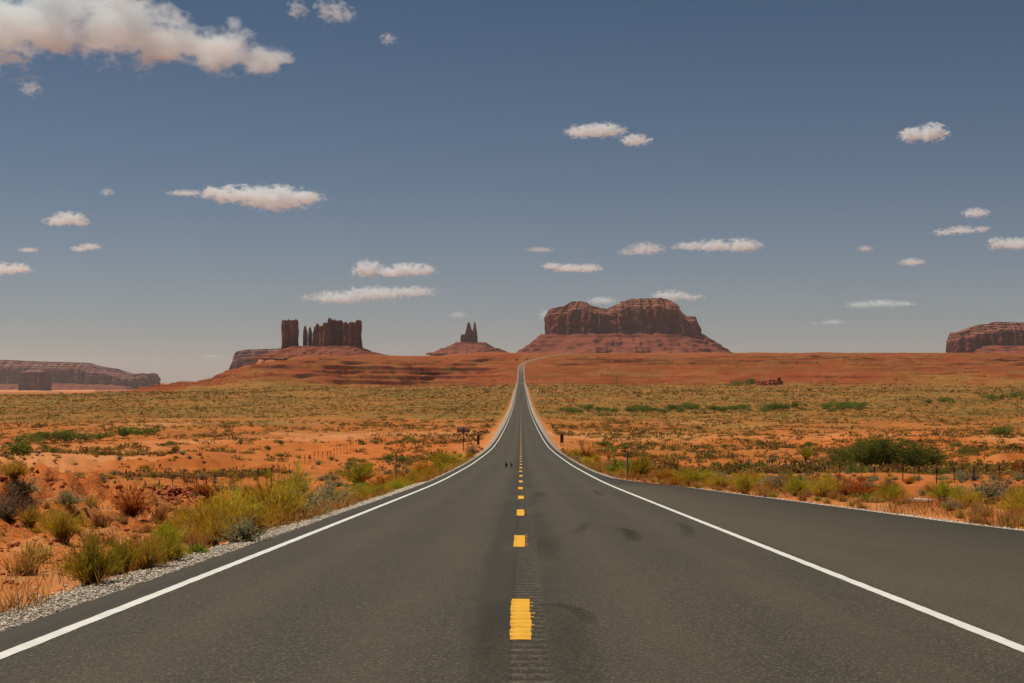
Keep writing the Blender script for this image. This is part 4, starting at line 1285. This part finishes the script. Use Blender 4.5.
# dead wood
x, y, z = px2w(292, 500)
r = tag(empty('dead_branch', (x, y, z)), 'bleached bare stick poking out of the brush on the left verge', 'branch')
k = y / FPX
mb = MB().tube([(6 * k, 0, -.1), (3 * k, .03, 11 * k), (0, 0, 14 * k), (-5 * k, -.04, 21 * k)], [.035, .035, .03, .012], 6)
mb.tube([(1.2 * k, .01, 13 * k), (4 * k, .02, 17 * k)], [.02, .006], 5)
mb.build('stick', M['drywood'], r)
x, y, z = px2w(914, 502.5)
r = tag(empty('bleached_log', (x, y, z)), 'bleached fallen log lying on the sand between turnout and right fence', 'log')
k = y / FPX
MB().tube([(-18 * k, .1, 1.2 * k), (-9 * k, .05, 2.4 * k), (0, 0, 2.7 * k), (10 * k, -.1, 2.4 * k), (17 * k, -.1, 2.2 * k)], [.4 * k, 1.9 * k, 2.5 * k, 2.3 * k, 1.7 * k], 9).build('trunk', M['drywood'], r)
MB().tube([(3 * k, 0, 3 * k), (5 * k, .1, 6.5 * k)], [.7 * k, .25 * k], 6).build('branch_stub', M['drywood'], r)
x, y, z = px2w(952, 505)
r = tag(empty('tree_stump', (x, y, z)), 'dark burnt looking stump at the foot of the slim green shrub', 'stump')
k = y / FPX
MB().tube([(0, 0, -.15), (0, 0, 3 * k), (-.8 * k, 0, 7 * k), (-2 * k, 0, 9 * k)], [3.0 * k, 2.4 * k, 1.5 * k, .5 * k], 8).build('stump', M['steel'], r)
MB().tube([(.5 * k, 0, 2 * k), (4 * k, .05, 4.2 * k), (7 * k, .1, 4.0 * k)], [1.5 * k, 1.0 * k, .4 * k], 7).build('root', M['steel'], r)

# ------------------------------------------------------------------ birds and cars on the road
def road_at(px, py):
    ys = np.geomspace(6, 3000, 6000); xs = (px - CX) / FPX * ys
    k = np.argmax(EYE - (py - HY) / FPX * ys < roadz(ys) + crown(xs))
    return float(xs[k]), float(ys[k]), float(roadz(ys[k]) + crown(xs[k]))
def bird(px, py, h, rz, label):
    x, y, z = road_at(px, py)
    r = tag(empty('bird', (x, y, z), rz), label, 'bird', 'black birds on the road')
    s = h / .42
    r.scale = (.62, .62, 1.12)
    P = [(0, -.17, .16), (0, -.10, .19), (0, 0, .235), (0, .09, .285), (0, .13, .33), (0, .155, .37), (0, .185, .385), (0, .225, .378), (0, .265, .368)]
    R = [.02, .05, .085, .08, .055, .045, .045, .026, .006]
    mb = MB().tube([tuple(s * c for c in p) for p in P], [s * v for v in R], 10)
    mb.add(np.array([(-.03, -.14, .19), (.03, -.14, .19), (.045, -.33, .10), (-.045, -.33, .10), (-.03, -.14, .17), (.03, -.14, .17), (.045, -.33, .09), (-.045, -.33, .09)]) * s,
           [(0, 3, 2, 1), (4, 5, 6, 7), (0, 1, 5, 4), (1, 2, 6, 5), (2, 3, 7, 6), (3, 0, 4, 7)])
    for q in (-1, 1):
        mb.tube([(q * .035 * s, .0, .18 * s), (q * .037 * s, .01 * s, .08 * s), (q * .037 * s, .0, .006 * s), (q * .037 * s, .06 * s, .006 * s)], [.022 * s, .009 * s, .007 * s, .005 * s], 6)
    mb.build('body', M['bird'], r, smooth=True)
    for q in (-1, 1):
        mb = MB().tube([(q * .07 * s, .09 * s, .29 * s), (q * .085 * s, -.02 * s, .245 * s), (q * .06 * s, -.2 * s, .16 * s)], [.03 * s, .045 * s, .008 * s], 7)
        mb.build('wing', M['bird'], r, smooth=True)
bird(506.2, 469.2, .46, 3.0, 'left of two small black birds standing in the left lane')
bird(511.2, 468.8, .44, .25, 'right of two small black birds, nearer the centre line')

def car(px, py, col, label, toward):
    x, y, z = road_at(px, py)
    r = tag(empty('car', (x, y, z), 0 if not toward else math.pi), label, 'car')
    pr = [(-2.2, .35), (-2.25, .75), (-2.1, .95), (-1.2, 1.0), (1.0, 1.0), (2.1, .85), (2.25, .6), (2.2, .35)]
    def prism(prof, w0, w1, zs):
        n = len(prof)
        V = [(sx * (w0 if zz < zs else w1), yy, zz) for sx in (-1, 1) for yy, zz in prof]
        Q = [(i, (i + 1) % n, n + (i + 1) % n, n + i) for i in range(n)]
        return V, Q, n
    mb = MB(); V, Q, n = prism(pr, .9, .86, .9)
    Q += [(0, 7, 6, 1), (1, 6, 5, 2), (2, 5, 4, 3), (8, 9, 14, 15), (9, 10, 13, 14), (10, 11, 12, 13)]
    mb.add(V, Q); mb.build('body', col, r)
    cb = [(-1.9, .98), (-1.5, 1.5), (.2, 1.52), (1.05, .98)]
    mb = MB(); V, Q, n = prism(cb, .8, .66, 1.2); Q += [(0, 3, 2, 1), (4, 5, 6, 7)]; mb.add(V, Q); mb.build('windows', M['glass'], r)
    MB().box((0, -.65, 1.535), (1.3, 1.6, .04), .015).build('roof', col, r)
    for sx in (-1, 1):
        for sy in (-1.35, 1.4):
            MB().tube([(sx * .92, sy, .33), (sx * .68, sy, .33)], .33, 12).build('wheel', M['tyre'], r)
car(522.3, 384.2, M['carwhite'], 'white car coming down the road, nearest of the far cars', True)
car(522.9, 375.6, M['cardark'], 'dark car in the oncoming side of the road, highest but one', True)
car(519.9, 373.8, M['cardark'], 'dark car driving away up the rise ahead of all others', False)

# ------------------------------------------------------------------ clouds
def cloud_mat(lob, scale, dens, rag):
    """vapour thins out from the middle of every puff and is torn by noise; lob is in metres round the cloud's origin"""
    m, n, out = new_mat('cloud_vapour'); g = NG(n)
    p = g.node('ShaderNodeTexCoord').outputs['Object']
    wp = g.pos()
    f = None
    for (x, z, rx, ry, rz) in lob:
        q = g.vmath('MULTIPLY', g.vmath('SUBTRACT', p, (x, 0, z)), (1 / rx, 1 / ry, 1 / rz))
        e = g.sep(q)
        low = g.math('MULTIPLY', g.math('MINIMUM', e[2], 0.0), .7)
        q2 = g.vmath('LENGTH', q)
        v = g.math('SUBTRACT', g.math('ADD', 1.0, low), q2)
        f = v if f is None else g.math('MAXIMUM', f, v)
    nz = g.noise(g.scale(wp, (.8, .8, 1.25)), scale, 9, .70)
    d = g.ramp(g.math('ADD', g.math('MULTIPLY', f, 1.1), g.math('MULTIPLY', g.math('SUBTRACT', nz, .5), rag)), .12, .75)
    v = g.node('ShaderNodeVolumePrincipled')
    v.inputs['Color'].default_value = (.89, .955, 1.0, 1)
    v.inputs['Anisotropy'].default_value = 0.0
    g.put(v.inputs['Density'], g.math('MULTIPLY', d, dens))
    n.links.new(v.outputs[0], out.inputs['Volume'])
    return m
ICO2 = ico(2)
BASE = 2000.0
def cloud(lobes, label, tau=7.0, rag=2.2):
    """lobes: (px, py, half width px, half height px) in the photograph; all cloud bases float about two kilometres up"""
    L = np.array(lobes, float)
    c = L[:, :2].mean(0)
    Y = BASE * FPX / (HY - c[1]); k = Y / FPX
    X, Z = (c[0] - CX) * k, EYE + (HY - c[1]) * k
    Vs, Fs, o, lob = [], [], 0, []
    ry0 = L[:, 3].max() * k
    for (px, py, rx, ry) in lobes:
        rx, ry = rx * 1.22, ry * 1.35
        dep = min(rx, 2.2 * ry) * k
        cc = np.array([(px - c[0]) * k, 0, (c[1] - py) * k])
        lob.append((cc[0], cc[2], rx * k, dep, ry * k))
        Vs.append(ICO2[0] * np.array([rx * k, dep, ry * k]) * 1.22 + cc); Fs.append(ICO2[1] + o); o += len(ICO2[0])
    me = mesh_np('cloud', np.concatenate(Vs), np.concatenate(Fs))
    ob = link('cloud', me, None, (X, Y, Z))
    rm = ob.modifiers.new('r', 'REMESH'); rm.mode = 'VOXEL'; rm.voxel_size = max(ry0 * .16, 6.0)
    dg = bpy.context.evaluated_depsgraph_get()
    me2 = bpy.data.meshes.new_from_object(ob.evaluated_get(dg))
    ob.modifiers.clear()
    me2.materials.clear(); me2.materials.append(cloud_mat(lob, 1.0 / (ry0 * .75), .34 * tau * (.7 if L[:, 3].max() < 7 else 1.0) / (1.3 * ry0), rag * 2.6))
    me2.name = 'cloud'; ob.data = me2
    return tag(ob, label, 'cloud')
cloud([(-40, 35, 70, 44), (40, 22, 60, 34), (110, 30, 55, 32), (165, 44, 45, 24), (215, 52, 38, 20), (255, 58, 30, 14), (232, 24, 9, 8), (190, 27, 10, 9)], 'largest white cloud, filling the top left corner of the sky', 9)
cloud([(240, 196, 34, 8), (275, 200, 32, 11), (302, 198, 18, 7), (215, 192, 14, 5)], 'long white cloud above the castle butte, biggest of the left sky after the corner one', 7)
cloud([(184, 193, 16, 3)], 'thin white wisp just left of the long cloud above the castle butte', 3)
cloud([(55, 222, 12, 4), (67, 219, 14, 6), (78, 223, 8, 4)], 'small white cloud low in the left sky, upper one near the left edge', 6)
cloud([(-4, 270, 16, 6), (16, 269, 12, 5)], 'small white cloud cut off by the left edge of the view', 6)
cloud([(78, 249, 8, 3), (88, 247, 9, 3.4)], 'faint little cloud right of the tiny streak in the left sky', 3.2)
cloud([(26, 250, 9, 2.4)], 'tiny faint streak of cloud above the cut off cloud at the left edge', 2.6)
cloud([(368, 271, 13, 8), (390, 273, 14, 5), (410, 271, 22, 6), (428, 270, 9, 3)], 'puffy cloud with a tail, upper of two between castle butte and mesa', 6)
cloud([(338, 299, 28, 6), (375, 295, 30, 6.5), (412, 293, 22, 5)], 'long flat cloud, lower of two between castle butte and mesa', 6)
cloud([(583, 132, 15, 6), (602, 131, 20, 6.5)], 'left of two small white clouds high above the mesa', 6)
cloud([(636, 141, 13, 5.5)], 'right of two small white clouds high above the mesa', 5)
cloud([(914, 136, 12, 7), (932, 134, 14, 8)], 'compact white cloud alone high in the right sky', 7)
cloud([(692, 247, 16, 4), (715, 247, 20, 5.5), (742, 247, 16, 6.5)], 'long white cloud over the right shoulder of the mesa', 5.5)
cloud([(645, 250, 17, 6), (627, 253, 8, 3)], 'hazy thin cloud left of the long cloud over the mesa', 2.6)
cloud([(552, 267, 9, 3.5), (570, 269, 16, 4), (588, 269, 12, 4)], 'small white cloud over the left shoulder of the mesa', 5)
cloud([(540, 250, 12, 2.6)], 'very faint wisp above the small cloud left over the mesa', 1.6)
cloud([(976, 214, 11, 4.5)], 'small dim cloud above the thin streak near the right edge', 4.5)
cloud([(945, 233, 12, 3), (962, 231, 14, 4), (982, 230, 7, 3)], 'thin streak of cloud in the right sky above the edge cloud', 3.6)
cloud([(998, 245, 9, 6), (1016, 245, 16, 5.5), (1036, 244, 14, 6)], 'white cloud cut off by the right edge of the view', 6)
cloud([(862, 306, 15, 3.4), (882, 305, 18, 3.8), (902, 305, 11, 3)], 'long thin cloud low over the plain right of the mesa', 4.5)
cloud([(912, 263, 11, 3.6)], 'small dim cloud in the right sky above the long thin one', 3.6)
cloud([(833, 323, 11, 2.6), (815, 324, 3, 1.6)], 'tiny dim cloud just over the right horizon', 2.6)
cloud([(602, 302, 12, 4)], 'small cloud peeping over the saddle of the mesa', 4)
cloud([(670, 297, 16, 5), (690, 298, 13, 3)], 'small cloud resting behind the right summit of the mesa', 5)
cloud([(546, 317, 7, 5)], 'little bright cloud at the left cliff edge of the mesa', 5)
cloud([(335, 12, 15, 9), (322, 6, 8, 6)], 'torn faint wisp at the top of the sky right of the corner cloud', 1.8, 3.0)
cloud([(296, 8, 9, 8)], 'small torn wisp next to the right end of the corner cloud', 1.4, 3.0)
cloud([(387, 38, 7, 5)], 'tiny isolated wisp in the upper sky left of centre', 1.8, 3.0)
cloud([(27, 88, 9, 7)], 'faint torn wisp hanging below the corner cloud', 1.2, 3.0)
cloud([(105, 192, 6, 4)], 'tiny faint puff between the small left cloud and the long one', 2)
cloud([(865, 249, 7, 3)], 'very faint puff in the middle of the right sky', 1.8)
cloud([(213, 357, 9, 2)], 'faint streak low on the horizon left of the purple mesa', 2.2)
cloud([(458, 316, 8, 3)], 'faint puff beside the tips of the two spires', 2.4)

# ------------------------------------------------------------------ haze
hm, hn, ho = new_mat('desert_haze')
hv = hn.nodes.new('ShaderNodeVolumePrincipled')
hv.inputs['Color'].default_value = (.86, .92, 1.0, 1)
hv.inputs['Density'].default_value = 1.35e-5
hn.links.new(hv.outputs[0], ho.inputs['Volume'])
mb = MB().box((0, 18200, 150), (125000, 37000, 640))
tag(mb.build('haze', hm), 'thin dry haze over the whole desert', 'haze', kind='stuff')
